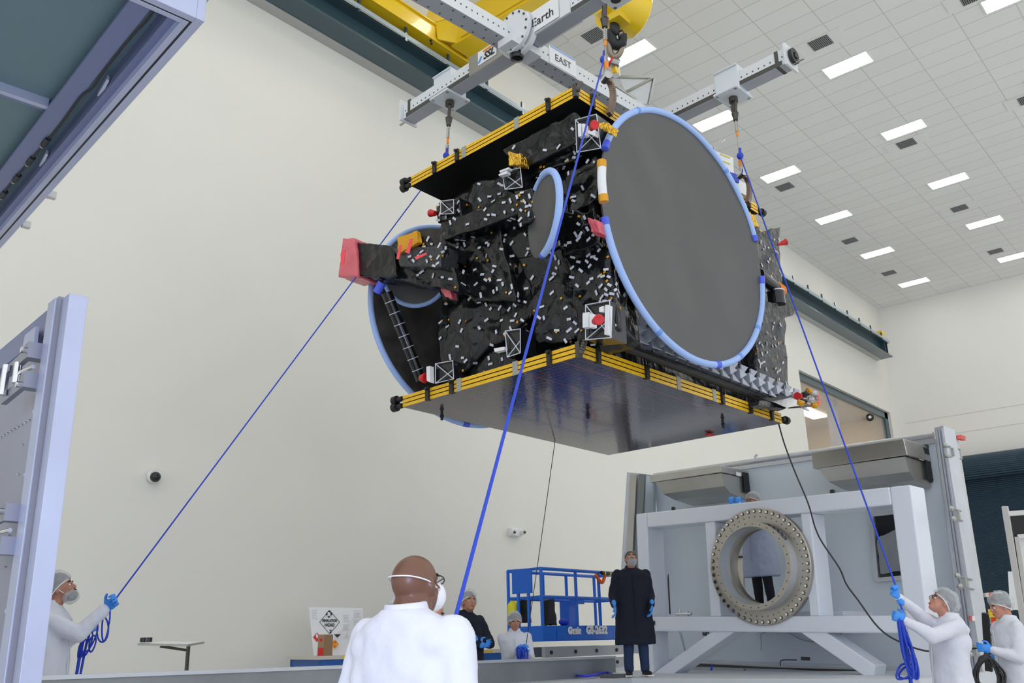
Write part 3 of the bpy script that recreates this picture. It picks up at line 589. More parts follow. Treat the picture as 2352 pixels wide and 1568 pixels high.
WB = M['paper']
for q, X in (([(1338, 720), (1352, 716), (1352, 750), (1338, 752)], 6.35), ([(1354, 722), (1362, 720), (1362, 750), (1354, 752)], 6.3), ([(1390, 700), (1398, 700), (1396, 768), (1388, 768)], 6.4), ([(1376, 706), (1386, 702), (1386, 716), (1376, 716)], 6.4), ([(979, 842), (987, 840), (988, 878), (980, 874)], 6.45), ([(1327, 285), (1334, 283), (1335, 312), (1328, 314)], 6.4), ([(1337, 284), (1343, 284), (1345, 310), (1338, 312)], 6.4), ([(1356, 290), (1368, 300), (1366, 312), (1350, 305)], 6.4), ([(1134, 800), (1158, 796), (1158, 803), (1136, 808)], 6.45), ([(1147, 392), (1168, 384), (1168, 388), (1148, 396)], 6.4), ([(1145, 400), (1164, 392), (1164, 398), (1146, 404)], 6.4)):
    o = kit('thruster_bracket', q, X, V3(.06, 0, 0), WB)
for q, X in (([(1000, 835), (1040, 828), (1042, 870), (1000, 880)], 6.55), ([(1160, 760), (1195, 755), (1195, 810), (1165, 820)], 6.5), ([(1345, 700), (1400, 690), (1404, 775), (1345, 780)], 6.45), ([(1322, 275), (1370, 262), (1380, 340), (1325, 350)], 6.5), ([(1012, 462), (1042, 458), (1042, 490), (1012, 492)], 6.55), ([(1153, 395), (1195, 385), (1200, 430), (1160, 435)], 6.5)):
    o = kit('equipment_box', q, X, V3(.25, 0, 0), M['blackgloss'])
    pts = XQ(q, X - .03); b = MB()
    for i in range(4): b.cyl(pts[i], pts[(i + 1) % 4], .005, seg=6)
    b.cyl(pts[0], pts[2], .005, seg=6); b.cyl(pts[1].lerp(pts[2], .5), pts[3], .005, seg=6); b.build('bracket_struts', M['tape'], o)
# gold foil patches
for q, X in (([(1368, 290), (1386, 278), (1404, 288), (1400, 305)], 6.4), ([(1168, 350), (1196, 352), (1198, 378), (1170, 380)], 6.42)):
    b = MB(); b.hexa(XQ(q, X), V3(.12, 0, 0), 10, .02, 8); b.build('gold_foil', M['gold'], SAT, smooth=180)
b = MB(); b.hexa([onY(1716, 486, 4.3), onY(1738, 492, 4.3), onY(1746, 518, 4.3), onY(1728, 524, 4.3)], V3(0, .2, 0), 12, .03, 8); b.build('gold_foil', M['gold'], SAT, smooth=180)
# radiator of grey fins along the lower edge: a row of folded feed horns
fp = []
NF = 17
for k in range(NF):
    tt = k / (NF - 1); X = 7.22 + tt * (11.0 - 7.22); z = 4.16 - .02 * tt
    Y = 4.52; c = V3(X, Y, z)
    b = MB(); w = .085
    for sg in (1, -1):
        b.prism([c + V3(0, 0, 0), c + V3(-w, -.05, sg * .115), c + V3(w, -.05, sg * .115)], V3(.0, .02, 0))
    b.prism([c + V3(-.02, -.08, 0), c + V3(-.16, -.06, -.07), c + V3(-.16, -.06, .05)], V3(.02, .08, 0)); b.cyl(c + V3(0, 0, .02), c + V3(0, .25, .02), .045, seg=10)
    b.build('radiator_fin', M['finish'], SAT)
b = MB(); b.cyl(V3(6.9, 4.66, 4.03), V3(10.5, 4.60, 4.03), .05, seg=14); b.build('fin_rail', M['black'], SAT)
for k in range(9):
    q = onY(1420 + k * 36, 735 + k * 15.5, 4.7); b = MB(); b.box(q + V3(0, 0, .02), (.05, .01, .14)); b.box(q + V3(.03, 0, .08), (.10, .01, .03)); b.build('white_bracket', M['tape'], SAT)
# right end: rotary joint with orange coil, motor can, wrapped wedge
P0 = onY(1742, 630, 4.35); P1 = onY(1782, 662, 4.35)
b = MB(); b.cyl(P0, P1, .075, seg=20); b.build('joint_arm', M['blackgloss'], SAT, smooth=40)
for k in range(5): q = P1 + (P1 - P0).normalized() * (.0 + .03 * k); b = MB(); b.lathe(q, P1 - P0, [(.075, -.012), (.092, 0), (.075, .012)], 24); b.build('joint_coil', M['orange'], SAT, smooth=True, label='orange coil')
b = MB(); q = onY(1785, 700, 4.35); b.cyl(q, q + V3(0, 0, .17), .105, seg=24); b.cyl(q + V3(0, 0, .17), q + V3(0, 0, .185), .11, seg=24, mi=1); b.build('drive_motor', [M['blackgloss'], M['tape']], SAT, smooth=40)
b = MB(); b.hexa([onY(1742, 690, 4.3), onY(1826, 700, 4.3), onY(1822, 725, 4.3), onY(1750, 745, 4.3)], V3(0, .3, 0), 14, .02, 4); b.build('joint_cover', M['mli'], SAT, smooth=180)
# white electronics box, blue mesh, silver tube behind the dish
b = MB(); b.quadbox([onY(1640, 345, 4.7), onY(1684, 362, 4.7), onY(1686, 405, 4.7), onY(1648, 392, 4.7)], V3(0, .3, .0)); o = b.build('white_box', M['white'], SAT)
for yy in (352, 366): b = MB(); b.quadbox([onY(1655, yy, 4.69), onY(1678, yy + 9, 4.69), onY(1678, yy + 11, 4.69), onY(1655, yy + 2, 4.69)], V3(0, .008, 0)); b.build('yellow_label', mat('yellow_label', (.75, .7, .1), .6), o)
b = MB(); b.quadbox([onY(1678, 395, 4.6), onY(1698, 402, 4.6), onY(1698, 420, 4.6), onY(1680, 412, 4.6)], V3(0, .1, 0)); b.build('blue_mesh', M['rope'], SAT)
b = MB(); b.cyl(onY(1638, 342, 4.6), onY(1663, 320, 4.6), .014, seg=8); b.build('silver_tube', M['chrome'], SAT)
b = MB(); b.quadbox([onY(1688, 410, 4.62), onY(1716, 422, 4.62), onY(1716, 450, 4.62), onY(1696, 440, 4.62)], V3(0, .2, 0)); b.build('white_box', M['paper'], SAT)
# bracket sticking out at the lower right corner
C0 = onY(1748, 918, 4.45); b = MB(); b.quadbox([onY(1748, 914, 4.5), onY(1805, 902, 4.5), onY(1868, 934, 4.3), onY(1812, 938, 4.3)], V3(0, .03, .02)); b.build('outrigger', M['black'], SAT)
b = MB(); b.quadbox([onY(1762, 917, 4.5) , onY(1805, 908, 4.5), onY(1850, 928, 4.25), onY(1805, 936, 4.25)], V3(0, -.012, -.004)); b.build('outrigger_mirror', mat('mirror_face', (.85, .85, .85), .2, metal=.8), SAT)
b = MB(); b.hexa([onY(1745, 920, 4.45), onY(1812, 924, 4.4), onY(1806, 940, 4.38), onY(1742, 930, 4.45)], V3(0, .12, 0), 10, .02, 6); b.build('outrigger_cover', M['mligrey'], SAT, smooth=180)
for i, (x, y, m_) in enumerate(((1850, 905, 'black'), (1862, 918, 'silver'), (1845, 922, 'black'), (1868, 903, 'silver'), (1858, 898, 'amber'), (1876, 912, 'silver'), (1840, 925, 'amber'), (1872, 930, 'amber'))):
    b = MB(); q = onY(x, y, 4.15); b.ell(q, (.05, .05, .035), nu=10, nv=6)
    for v in b.v: v += noise.noise_vector(v * 30) * .02
    b.build('sensor', M[m_], SAT)
b = MB(); b.lathe(onY(1842, 910, 4.2), onY(1825, 908, 4.2) - onY(1842, 910, 4.2), [(0, 0), (.03, 0), (.045, .14), (0, .14)], 14); b.build('nozzle_cover', M['red'], SAT, smooth=40)
b = MB(); b.quadbox([onY(1880, 905, 4.1), onY(1883, 905, 4.1), onY(1885, 930, 4.1), onY(1880, 931, 4.1)], V3(0, .005, 0)); b.build('red_tag', M['redtag'], SAT)
# curved brown lifting brackets
mbr = mat('brown_lug', (.25, .17, .13), .35, metal=.6)
for pl, Y in ((((1392, 178), (1402, 192), (1408, 215), (1406, 240), (1400, 262)), 4.55), (((1704, 400), (1714, 408), (1720, 425), (1721, 445), (1718, 465)), 4.45)):
    b = MB(); pts = spline([onY(x, y, Y) for x, y in pl], 5)
    for i in range(len(pts) - 1): b.bar(pts[i], pts[i + 1] + (pts[i + 1] - pts[i]) * .3, .06, .05, V3(0, 1, 0))
    b.build('lifting_lug', mbr, SAT); q = pts[0]; b = MB(); b.cyl(q - V3(.03, .05, 0), q + V3(.03, .05, 0), .045, seg=14); b.build('lug_pin', M['chrome'], SAT, smooth=40)
# white and amber tape patches over the blankets
def patches(nm, m, count, w, h, seed, dense=()):
    rnd = random.Random(seed); out = MB(); trees = []
    for b, o in BL: trees.append(BVHTree.FromPolygons([tuple(v) for v in b.v], b.f))
    n = 0; tries = 0; used = []
    while n < count and tries < 20000:
        tries += 1
        if rnd.random() < .84:
            if dense and rnd.random() < .5:
                cx, cy, sx = rnd.choice(dense); px = rnd.gauss(cx, sx); py = rnd.gauss(cy, sx)
            else: px = rnd.uniform(985, 1425); py = rnd.uniform(270, 890)
        else: px = rnd.uniform(1735, 1812); py = rnd.uniform(520, 900)
        d = ray(px, py).normalized(); best = None
        for t_ in trees:
            hit = t_.ray_cast(CAMP, d)
            if hit[0] is not None and (best is None or hit[3] < best[3]): best = hit
        if not best: continue
        nn = best[1]
        if nn.dot(d) > 0: nn = -nn
        if any((best[0] - q_).length < w * .9 for q_ in used): continue
        used.append(best[0].copy()); a = rnd.choice((0, .15, -.5, 1.2, 1.5, .6)) + rnd.uniform(-.25, .25); x = nn.orthogonal().normalized(); y = nn.cross(x); X = x * math.cos(a) + y * math.sin(a); Y = nn.cross(X)
        k = rnd.uniform(.75, 1.25); out.box(best[0] + nn * .010, (w * k, h, .006), X, Y, nn); n += 1
    out.build(nm, m, SAT)['kind'] = 'stuff'
dn = ((1205, 470, 22), (1165, 400, 22), (1370, 735, 25), (1180, 790, 25), (1350, 320, 28), (1020, 850, 18), (1010, 490, 22), (960, 570, 30), (1340, 560, 45), (1400, 660, 20), (1130, 600, 50))
patches('white_tape', M['tape'], 380, .052, .024, 3, dn)
patches('amber_tape', M['amber'], 110, .024, .02, 5, dn)
# ================================================================ slings
def sling(top, x, y, bot_d, lab, kx, ky):
    top = Vector(top); bot = bot_d; t = thing('wire_sling', lab, 'wire sling', top, 'wire slings under the lifting beam')
    d = (bot - top).normalized(); L = (bot - top).length
    b = MB(); b.cyl(top + d * .2, bot - d * .05, .012, seg=8); b.build('wire', M['steel'], t)
    b = MB(); x_ = d.orthogonal().normalized(); b.tube([top + d * .2 + x_ * .035, top + d * .05 + x_ * .07, top - d * .02, top + d * .05 - x_ * .07, top + d * .2 - x_ * .035], .022, 8); b.lathe(top + d * .19, d, [(0, 0), (.05, 0), (.03, .12), (0, .12)], 14); b.build('shackle', M['darksteel'], t, smooth=True)
    b = MB(); b.cyl(top + d * .34, top + d * .5, .022, seg=10); b.cyl(top + d * .5, top + d * .58, .016, seg=10, mi=1); b.cyl(bot - d * .3, bot - d * .05, .025, seg=10); b.cyl(bot - d * .22, bot - d * .12, .027, seg=10, mi=1); b.build('ferrule', [M['steel'], M['orange']], t)
    return t
k1 = pt(1025, 356, (h_left - CAMP).dot(ray(1176, 784).normalized())); k1 = onX(1025, 380, 7.42)
sling(h_left, 0, 0, k1, 'wire sling hanging from the left end of the lifting beam', 0, 0)
k2 = onY(1393, 180, 4.55); sling(onY(1388, 15, 4.6), 0, 0, k2, 'wire sling in front of the yellow hook block with a blue knot', 0, 0)
k3 = onY(1704, 400, 4.45); sling(h_far, 0, 0, k3, 'wire sling from the free right arm of the beam, behind the big dish', 0, 0)
# ================================================================ tag lines
def rope(pts, r, lab, name='tag_line', m=None, knot=None, cat='rope', n=8, grp=None):
    t = MB(); t.tube(spline(pts, n) if len(pts) > 2 else pts, r, 8); o = t.build(name, m or M['rope'], None, smooth=True)
    tag(o, lab, cat, grp)
    if knot is not None:
        b = MB(); b.ell(knot, (.045, .045, .05), nu=10, nv=8); b.cyl(knot, knot + Vector((.02, 0, .12)), .018, seg=6); b.build('knot', m or M['rope'], o, smooth=True)
    return o
# ================================================================ right: shipping container half with trolley frame and ring
F0 = Vector((12.31165212, 7.92969728, .77219516)); U = Vector((-.09543968, -.99500222, -.02935744)); Vv = Vector((.00479751, -.02995149, .99953984)); N = Vector((.99542365, -.09525492, -.0076321))
N = (Vv.cross(U)); N = N if N.x > 0 else -N
def fr(u, v, n=0): return F0 + U * u + Vv * v + N * n      # u runs to the right in the photo
def pf(x, y, off=0):
    r = ray(x, y); P = F0 + N * off; t = (P - CAMP).dot(N) / r.dot(N); return CAMP + r * t
def fbox(b, u0, u1, v0, v1, n0, n1, mi=0): return b.quadbox([fr(u0, v0, n0), fr(u1, v0, n0), fr(u1, v1, n0), fr(u0, v1, n0)], N * (n1 - n0), mi)
def fdiag(b, q, n0, n1): return b.prism([pf(*p, n0) for p in q], N * (n1 - n0))
T = thing('trolley_frame', 'white lacquered steel turnover frame carrying a large bolted ring', 'steel frame', fr(2, 0, .2))
b = MB(); fbox(b, -.19, .03, .03, 2.42, 0, .42); bevel(b.build('left_post', M['contwhite'], T), .02)
b = MB(); fbox(b, 3.97, 4.24, .03, 2.42, 0, .42); bevel(b.build('right_post', M['contwhite'], T), .02)
b = MB(); fbox(b, .03, 3.97, 2.19, 2.42, 0, .42); bevel(b.build('top_beam', M['contwhite'], T), .02)
b = MB(); fbox(b, .03, 3.97, .63, .84, 0, .42); bevel(b.build('lower_beam', M['contwhite'], T), .02)
for x in (1634, 1859):
    u0 = (pf(x - 11, 1300) - F0).dot(U); u1 = (pf(x + 12, 1300) - F0).dot(U); b = MB(); fbox(b, u0, u1, .84, 2.19, .02, .4); bevel(b.build('upright', M['contwhite'], T), .015)
for q in ([(1636, 1449), (1689, 1449), (1519, 1566), (1500, 1546)], [(1834, 1449), (1893, 1449), (2010, 1528), (2004, 1566)]):
    b = MB(); fdiag(b, q, .03, .36); bevel(b.build('diagonal_brace', M['contwhite'], T), .015)
b = MB(); q = pf(1500, 1430, -.004); b.box(q, (.075, .01, .06), U, N, Vv); b.build('black_label', M['black'], T)
rc = pf(1742, 1299, -.06); RN = -N
R = MB(); R.lathe(rc, RN, [(.60, .0), (.79, .0), (.80, -.01), (.80, -.10), (.56, -.10), (.56, -.3), (.53, -.3)], 72); R.lathe(rc, RN, [(.60, .17), (.53, .17), (.53, .165)], 72)
for rr, k, z in ((.68, 48, .001), (.565, 30, .171)):
    for q in circ(rc + RN * z, RN, rr, k, U): R.cyl(q, q + RN * .003, .009, seg=6, mi=1)
ring = R.build('mounting_ring', [M['ring'], M['slot']], T, smooth=40)
b = MB(); b.lathe(rc, RN, [(.60, .0), (.60, .17)], 72); b.build('ring_collar', M['alu'], ring, smooth=40)
b = MB(); b.lathe(rc, RN, [(.53, .17), (.53, -.06)], 72); b.build('ring_bore', M['alu'], ring, smooth=40)
b = MB(); b.lathe(rc, RN, [(.53, -.06), (.505, -.06), (.505, -.10), (.56, -.10)], 72); b.build('inner_flange', M['ring'], ring, smooth=40)
cc = circ(rc + RN * .0, RN, .755, 48, Vv)
for q in cc: b = MB(); b.cyl(q, q + RN * .018, .018, seg=8); b.cyl(q + RN * .001, q + RN * .004, .027, seg=10, mi=1); b.build('bolt', [M['chrome'], M['darksteel']], ring)
b = MB()
for i in range(3):
    for k in range(26):
        a = math.radians(20 + k * 1.5); 
        if (k * 7 + i) % 5 == 0: continue
        q = rc + (Vv * math.cos(a) + U * math.sin(a)) * .602 + RN * (.04 + i * .04); b.box(q, (.004, .011, .022), (rc - q).normalized(), (Vv * math.sin(a) - U * math.cos(a)), RN)
b.build('engraving', M['ink'], ring)
b = MB(); q0 = pf(1553, 1410, .1); b.cyl(q0, pf(1588, 1409, .1), .022, seg=10); b.cyl(pf(1561, 1410, .1), pf(1561, 1398, .1), .012, seg=8); b.cyl(pf(1578, 1409, .1), pf(1582, 1409, .1), .035, seg=10); tag(b.build('hose_fitting', M['chrome'], smooth=40), 'chrome hose fitting lying on the lower beam of the white frame', 'fitting')
b = MB(); b.prism([pf(1534, 1318, .45), pf(1539, 1410, .45), pf(1537, 1410, .45), pf(1533, 1330, .45)], N * .02); tag(b.build('pry_bar', M['darksteel']), 'thin dark bar leaning inside the left bay of the white frame', 'bar')
# container shell behind it
CB = 1.6
S = thing('shipping_container', 'pale blue half of an open satellite shipping container with stainless air units', 'container', fr(2, 0, CB))
uL = -1.0; uR = 4.0
b = MB(); fbox(b, uL, uR, .03, 3.28, CB, CB + .12); bevel(b.build('back_panel', M['contblue'], S), .01)
b = MB(); b.tube([fr(uL, 3.3, CB - .02), fr(uR, 3.32, CB - .02)], .045, 12); fbox(b, uL, uR, 3.2, 3.28, CB - .03, CB); b.build('top_rail', M['alu'], S, smooth=40)
b = MB(); fbox(b, uL, uR, -.02, .14, CB - .35, CB); fbox(b, uL, uR, .14, .18, CB - .1, CB); b.build('inner_sill', M['alu'], S)
b = MB(); b.cyl(pf(1585, 1528, 1.2), pf(1985, 1540, 1.2), .012, seg=8); b.cyl(pf(1590, 1524, 1.2), pf(1985, 1544, 1.2), .010, seg=8); b.build('cable_run', M['darksteel'], S)
# left wall leaning outwards at its foot
b = MB(); b.quadbox([pf(1440, 1084, 1.1), pf(1482, 1088, 1.25), pf(1474, 1345, 1.25), pf(1424, 1345, 1.1)], N * .3)
b.build('left_flange', M['alu'], S)
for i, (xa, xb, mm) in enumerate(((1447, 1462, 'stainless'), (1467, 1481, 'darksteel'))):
    b = MB(); b.quadbox([pf(xa, 1088, 1.05), pf(xb, 1089, 1.05), pf(xb - 13, 1345, 1.05), pf(xa - 13, 1345, 1.05)], N * .04); b.build('flange_groove', M['stainless'] if i == 0 else mat('mid_grey_steel', (.22, .24, .25), .5, metal=.5), S)  # second strip in a darker grey steel than the first
b = MB(); b.quadbox([pf(1482, 1091, 1.1), pf(1505, 1095, 1.6), pf(1505, 1500, 1.6), pf(1440, 1500, 1.1)], N * .03); b.build('left_wall', M['contblue'], S)
b = MB(); b.quadbox([pf(1555, 1450, 1.58), pf(1562, 1450, 1.58), pf(1580, 1520, 1.58), pf(1568, 1520, 1.58)], -N * .04); b.build('wall_stiffener', M['contblue'], S)
# right flange and outer skin with latches
b = MB(); b.quadbox([pf(2146, 982, 1.3), pf(2166, 977, 1.3), pf(2262, 1568, 1.3), pf(2222, 1568, 1.3)], N * .4); b.build('right_flange', M['alu'], S)
for i in range(3):
    b = MB(); b.quadbox([pf(2149 + i * 6, 984 - i, 1.27), pf(2151.5 + i * 6, 984 - i, 1.27), pf(2234 + i * 8, 1568, 1.27), pf(2230 + i * 8, 1568, 1.27)], N * .03); b.build('flange_groove', mat('groove%d' % i, (.42, .45, .50), .5), S)
side = [pf(2166, 978, 1.32), pf(2200, 1002, 3.6), pf(2291, 1568, 3.6), pf(2262, 1568, 1.32)]
b = MB(); b.quadbox(side, Vector((.03, -.0, 0)) + N.cross(Vv) * 0 + U * -.06); b.build('outer_skin', M['contcream'], S)
sn = (side[1] - side[0]).cross(side[3] - side[0]).normalized(); sn = sn if sn.dot(U) > 0 else -sn
def skin(x, y, off=.0):
    r = ray(x, y); return CAMP + r * ((side[0] + sn * off - CAMP).dot(sn) / r.dot(sn))
for x, y, k in ((2171, 1022, 0), (2184, 1167, 0), (2199, 1322, 0), (2222, 1478, 0)):
    b = MB(); w = 34 if y < 1100 else 38
    tl, tr, br_, bl = skin(x, y, .04), skin(x + w, y + 10, .04), skin(x + w + 4, y + 32, .04), skin(x + 5, y + 24, .04)
    for p_, q_ in ((tl, tr), (tr, br_), (br_, bl)): b.cyl(p_, q_, .012, seg=6)
    for p_ in (tl, bl): b.ell(p_, (.045, .035, .035), nu=8, nv=6)
    b.box((skin(x + 16, y + 16, .05)), (.06, .05, .11)); b.build('latch', M['steel'], S)
b = MB(); b.quadbox([skin(2198, 999, .01), skin(2209, 1003, .01), skin(2209, 1012, .01), skin(2198, 1009, .01)], sn * .06); b.build('red_marker_lamp', M['red'], S)
b = MB(); b.quadbox([skin(2225, 1414), skin(2231, 1414), skin(2231, 1425), skin(2225, 1425)], sn * .01); b.quadbox([skin(2231, 1414), skin(2239, 1414), skin(2239, 1425), skin(2231, 1425)], sn * .01, mi=1); b.build('reflector_sticker', [M['red'], M['paper']], S)
for x, y in ((2128, 1026), (2138, 1103), (1912, 1129), (1547, 1168)):
    b = MB(); q = pf(x, y, CB - .02); b.cyl(q, q - N * .02, .035, seg=12); b.build('plug', M['slot'], S)
# window with bag in the back panel
b = MB()
wq = [(2003, 1182), (2060, 1176), (2078, 1326), (2016, 1332)]
for i in range(4):
    a, c = pf(*wq[i], CB - .03), pf(*wq[(i + 1) % 4], CB - .03); b.bar(a, c, .06, .09, N)
b.build('hatch_frame', M['alu'], S)
b = MB(); b.quadbox([pf(*p, CB - .02) for p in wq], N * .01); b.build('hatch_glass', M['blackgloss'], S)
b = MB(); b.hexa([pf(x, y, CB - .08) for x, y in ((2014, 1235), (2058, 1215), (2068, 1312), (2022, 1318))], N * .04, 10, .02, 5); b.build('plastic_bag', mat('grey_bag', (.25, .27, .29), .4), S, smooth=180)
# opening seen through the ring: a cream lit window with dark border
b = MB(); b.quadbox([pf(x, y, CB - .015) for x, y in ((1662, 1281), (1708, 1281), (1708, 1365), (1682, 1365), (1668, 1345))][:4], -N * .01); b.build('port_light', mat('port_cream', (.85, .80, .66), .6), S)
b = MB(); b.quadbox([pf(x, y, CB - .03) for x, y in ((1660, 1277), (1710, 1276), (1710, 1281), (1660, 1282))], -N * .01); b.build('port_seal', M['slot'], S)
text('stencil', 'NO', pf(1621, 1456, CB - .01), U, Vv, .06, M['ink'], S, bold=.003)
for q in (((1760, 1452), (1748, 1456), (1749, 1480), (1748, 1494)), ((1810, 1452), (1840, 1468), (1870, 1474)), ((1935, 1452), (1925, 1462))):
    b = MB(); b.tube(spline([pf(x, y, CB - .05) for x, y in q], 6), .006, 6); b.build('loose_wire', M['steel'], S)
for q in (((1794, 1568), (1792, 1530), (1796, 1516), (1830, 1515)), ((1888, 1540), (1889, 1568)), ((1712, 1568), (1712, 1545), (1716, 1530))):
    b = MB(); b.tube(spline([pf(x, y, CB - .3) for x, y in q], 6), .008, 6); b.build('loose_wire', M['darksteel'], S)
b = MB(); b.ell(pf(1712, 1550, CB - .35), (.03, .03, .09)); b.box(pf(1850, 1512, CB - .3), (.12, .05, .05), U, N, Vv); b.build('cable_gland', M['darksteel'], S)
for q in (((1576, 1537), (1597, 1553), (1612, 1562), (1628, 1556), (1635, 1527)),):
    for k in range(2): rope([pf(x + k * 2, y - k * 3, 1.1) for x, y in q], .011, 'blue hose loop hanging %s under the left brace of the white frame' % ('lower' if k == 0 else 'slightly higher'), 'hose', mat('bright_blue_hose%d' % k, (.05, .08, .8), .5), None, 'hose', grp='blue hose loops')
# the two stainless air conditioning units
def acu(q, nm, lab):
    # q: front top left, front top right, lip bottom right, lip bottom left (pixels), lies CB-.75 in front of the panel
    n0 = CB - .8; f = [pf(*p, n0) for p in q]; t = thing(nm, lab, 'air conditioner', f[3], 'stainless air conditioners on the container wall')
    ax = (f[1] - f[0]).normalized(); up = (f[0] - f[3]).normalized(); L_ = (f[1] - f[0]).length; H = (f[0] - f[3]).length
    b = MB(); b.quadbox([f[0], f[1], f[2], f[3]], N * .8); o = b.build('housing', M['stainless'], t); bevel(o, .008)
    sec = [f[3] + ax * .05 + N * .05, f[3] + ax * .14 - up * H * 1.1 + N * .28, f[3] + ax * .3 - up * H * 1.3 + N * .8, f[3] + ax * .05 + N * .8]
    b = MB(); a0 = f[3] + ax * .07 + N * .04; L2 = L_ - .1
    poly = [a0, a0 - up * .20 + N * .07, a0 - up * .30 + N * .22, a0 - up * .36 + N * .72, a0 + N * .72]
    b.prism(poly, ax * L2)
    for i, v in enumerate(b.v[:5]): b.v[i] = v + ax * (.0, .10, .22, .25, 0)[i]
    b.build('tray', M['stainless'], t)
    b = MB(); s0 = f[1] + ax * .003; b.quadbox([s0 + N * .62 - up * .04, s0 + N * .78 - up * .04, s0 + N * .78 - up * (H + .25), s0 + N * .62 - up * (H + .25)], ax * .01); b.build('side_grille', M['black'], t)
    b = MB(); b.quadbox([s0 + N * .42 - up * H * .5, s0 + N * .56 - up * H * .5, s0 + N * .56 - up * H * 1.0, s0 + N * .42 - up * H * 1.0], ax * .004); b.build('rating_label', M['paper'], t)
acu([(1493, 1092), (1655, 1068), (1656, 1084), (1494, 1108)], 'air_conditioner', 'smaller-looking stainless air unit beside the left post of the container')
acu([(1863, 1039), (2075, 1007), (2084, 1044), (1867, 1076)], 'air_conditioner', 'large stainless air unit at the upper right corner of the container')
b = MB(); b.tube(spline([pf(1736, 1062, CB), pf(1735, 1048, CB), pf(1740, 1044, CB)], 4), .02, 8); b.build('vent_pipe', M['alu'], S, smooth=True)
# platform deck and the grey side beam running to the left
T2 = thing('container_deck', 'grey and white low deck with a long side beam in front of the cream wall', 'platform', (8, 8, .4))
E0 = Vector((2.7, 7.37, 1.13)); E1 = Vector((11.75, 8.19, 1.05)); dd = (E1 - E0).normalized(); sd = dd.cross(V3(0, 0, 1)); sd = sd if sd.y < 0 else -sd
b = MB(); b.quadbox([E0, E1, E1 - V3(0, 0, .26), E0 - V3(0, 0, .26)], -sd * .07); o = b.build('side_beam', mat('side_beam_grey', (.27, .29, .30), .4, metal=.4, var=.15, vscale=1.2), T2)
b = MB(); b.quadbox([E0 + sd * .02 + V3(0, 0, .012), E1 + sd * .02 + V3(0, 0, .012), E1 + sd * .02 - V3(0, 0, .02), E0 + sd * .02 - V3(0, 0, .02)], -sd * .1); b.build('beam_cap', M['alu'], T2)
b = MB(); b.quadbox([E0 + sd * 0 - V3(0, 0, .26), E1 - V3(0, 0, .26), E1 + sd * .9 - V3(0, 0, .26), E0 + sd * .9 - V3(0, 0, .26)], V3(0, 0, -.1)); b.build('deck', M['alu'], T2)
dq = [fr(-1.1, 0, -2.0), fr(4.4, 0, -.8), fr(4.4, 0, 2.2), fr(-1.1, 0, 2.2)]
b = MB(); b.quadbox([V3(q.x, q.y, .80) for q in dq], V3(0, 0, -.22)); b.build('floor_deck', mat('deck_white', (.66, .69, .73), .45), T2)
b = MB(); b.quadbox([onZ(1345, 1552, .81), onZ(1440, 1546, .81), onZ(1432, 1520, .81), onZ(1340, 1530, .81)], V3(0, 0, .02)); b.build('deck_plate', M['paper'], T2)
b = MB(); q = pt(1408, 1560, 12.3); b.box(q, (.25, .25, .14)); b.build('foam_corner', mat('dark_foam', (.12, .12, .13), .9), T2)
rope([onZ(1105, 1562, .82), onZ(1200, 1560, .82), onZ(1310, 1551, .83), onZ(1350, 1552, .84), onZ(1390, 1544, .84), onZ(1415, 1552, .82)], .018, 'bright blue hose lying along the deck beside the grey beam', 'hose', mat('bright_blue_hose', (.04, .05, .75), .5), None, 'hose')
# ================================================================ left: opened container half close to the camera
LT = thing('container_roof', 'flash-tinted metal container roof section overhead at the upper left with rubber gasket', 'container roof', (0, 5, 4.5))
ZR = 4.5
def lz(x, y, dz=0): return onZ(x, y, ZR + dz)
c0 = lz(470, 50); uD = (lz(0, 572) - c0).normalized(); xD = Vector((uD.y, -uD.x, 0))
# corner of the roof at c0; it runs towards -xD (nearer) and +uD (farther)
def rb(b, x0, x1, y0, y1, z0, z1, mi=0):
    P_ = lambda x, y, z: c0 - xD * x + uD * y + V3(0, 0, z)
    return b.quadbox([P_(x0, y0, z0), P_(x1, y0, z0), P_(x1, y1, z0), P_(x0, y1, z0)], V3(0, 0, z1 - z0), mi)
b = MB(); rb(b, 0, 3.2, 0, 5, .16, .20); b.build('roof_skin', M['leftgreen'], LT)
b = MB(); rb(b, 0, .047, 0, 5, 0, .16); rb(b, .047, 3.2, 0, .047, 0, .16); bevel(b.build('outer_flange', M['leftalu'], LT), .003)
b = MB(); rb(b, .047, .060, .047, 5, .003, .05); rb(b, .060, 3.2, .047, .060, .003, .05); b.build('gasket', M['gasket'], LT)
b = MB(); rb(b, .060, .095, .060, 5, 0, .16); rb(b, .095, 3.2, .060, .095, 0, .16); bevel(b.build('inner_flange', M['leftalu'], LT), .003)
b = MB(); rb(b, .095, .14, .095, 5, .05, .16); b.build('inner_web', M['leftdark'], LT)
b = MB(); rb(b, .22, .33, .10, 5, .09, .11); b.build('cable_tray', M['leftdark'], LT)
b = MB(); rb(b, .33, 3.2, 1.56, 1.60, .10, .16); rb(b, .33, 3.2, 1.60, 1.66, .12, .16, 1); b.build('cross_rib', [M['leftalu'], M['leftdark']], LT)
P_ = lambda x, y, z: c0 - xD * x + uD * y + V3(0, 0, z)
b = MB(); pts = spline([P_(.23, .12, .1), P_(.20, .25, .09), P_(.21, .5, .085), P_(.21, .9, .085), P_(.20, 1.15, .085), P_(.22, 1.3, .085), P_(.21, 1.8, .085), P_(.22, 2.6, .085), P_(.22, 4, .085)], 8); b.tube(pts, .008, 8); o = b.build('gasket_cable', M['gasket'], LT, smooth=True)
for k in range(5):
    q = P_(.215, 1.98 + k * .33, .085); b = MB(); b.cyl(q - uD * .05, q + uD * .05, .019, seg=12); b.cyl(q + uD * .07, q + uD * .085, .016, seg=12, mi=1); b.build('connector', [M['black'], M['steel']], LT, smooth=40)
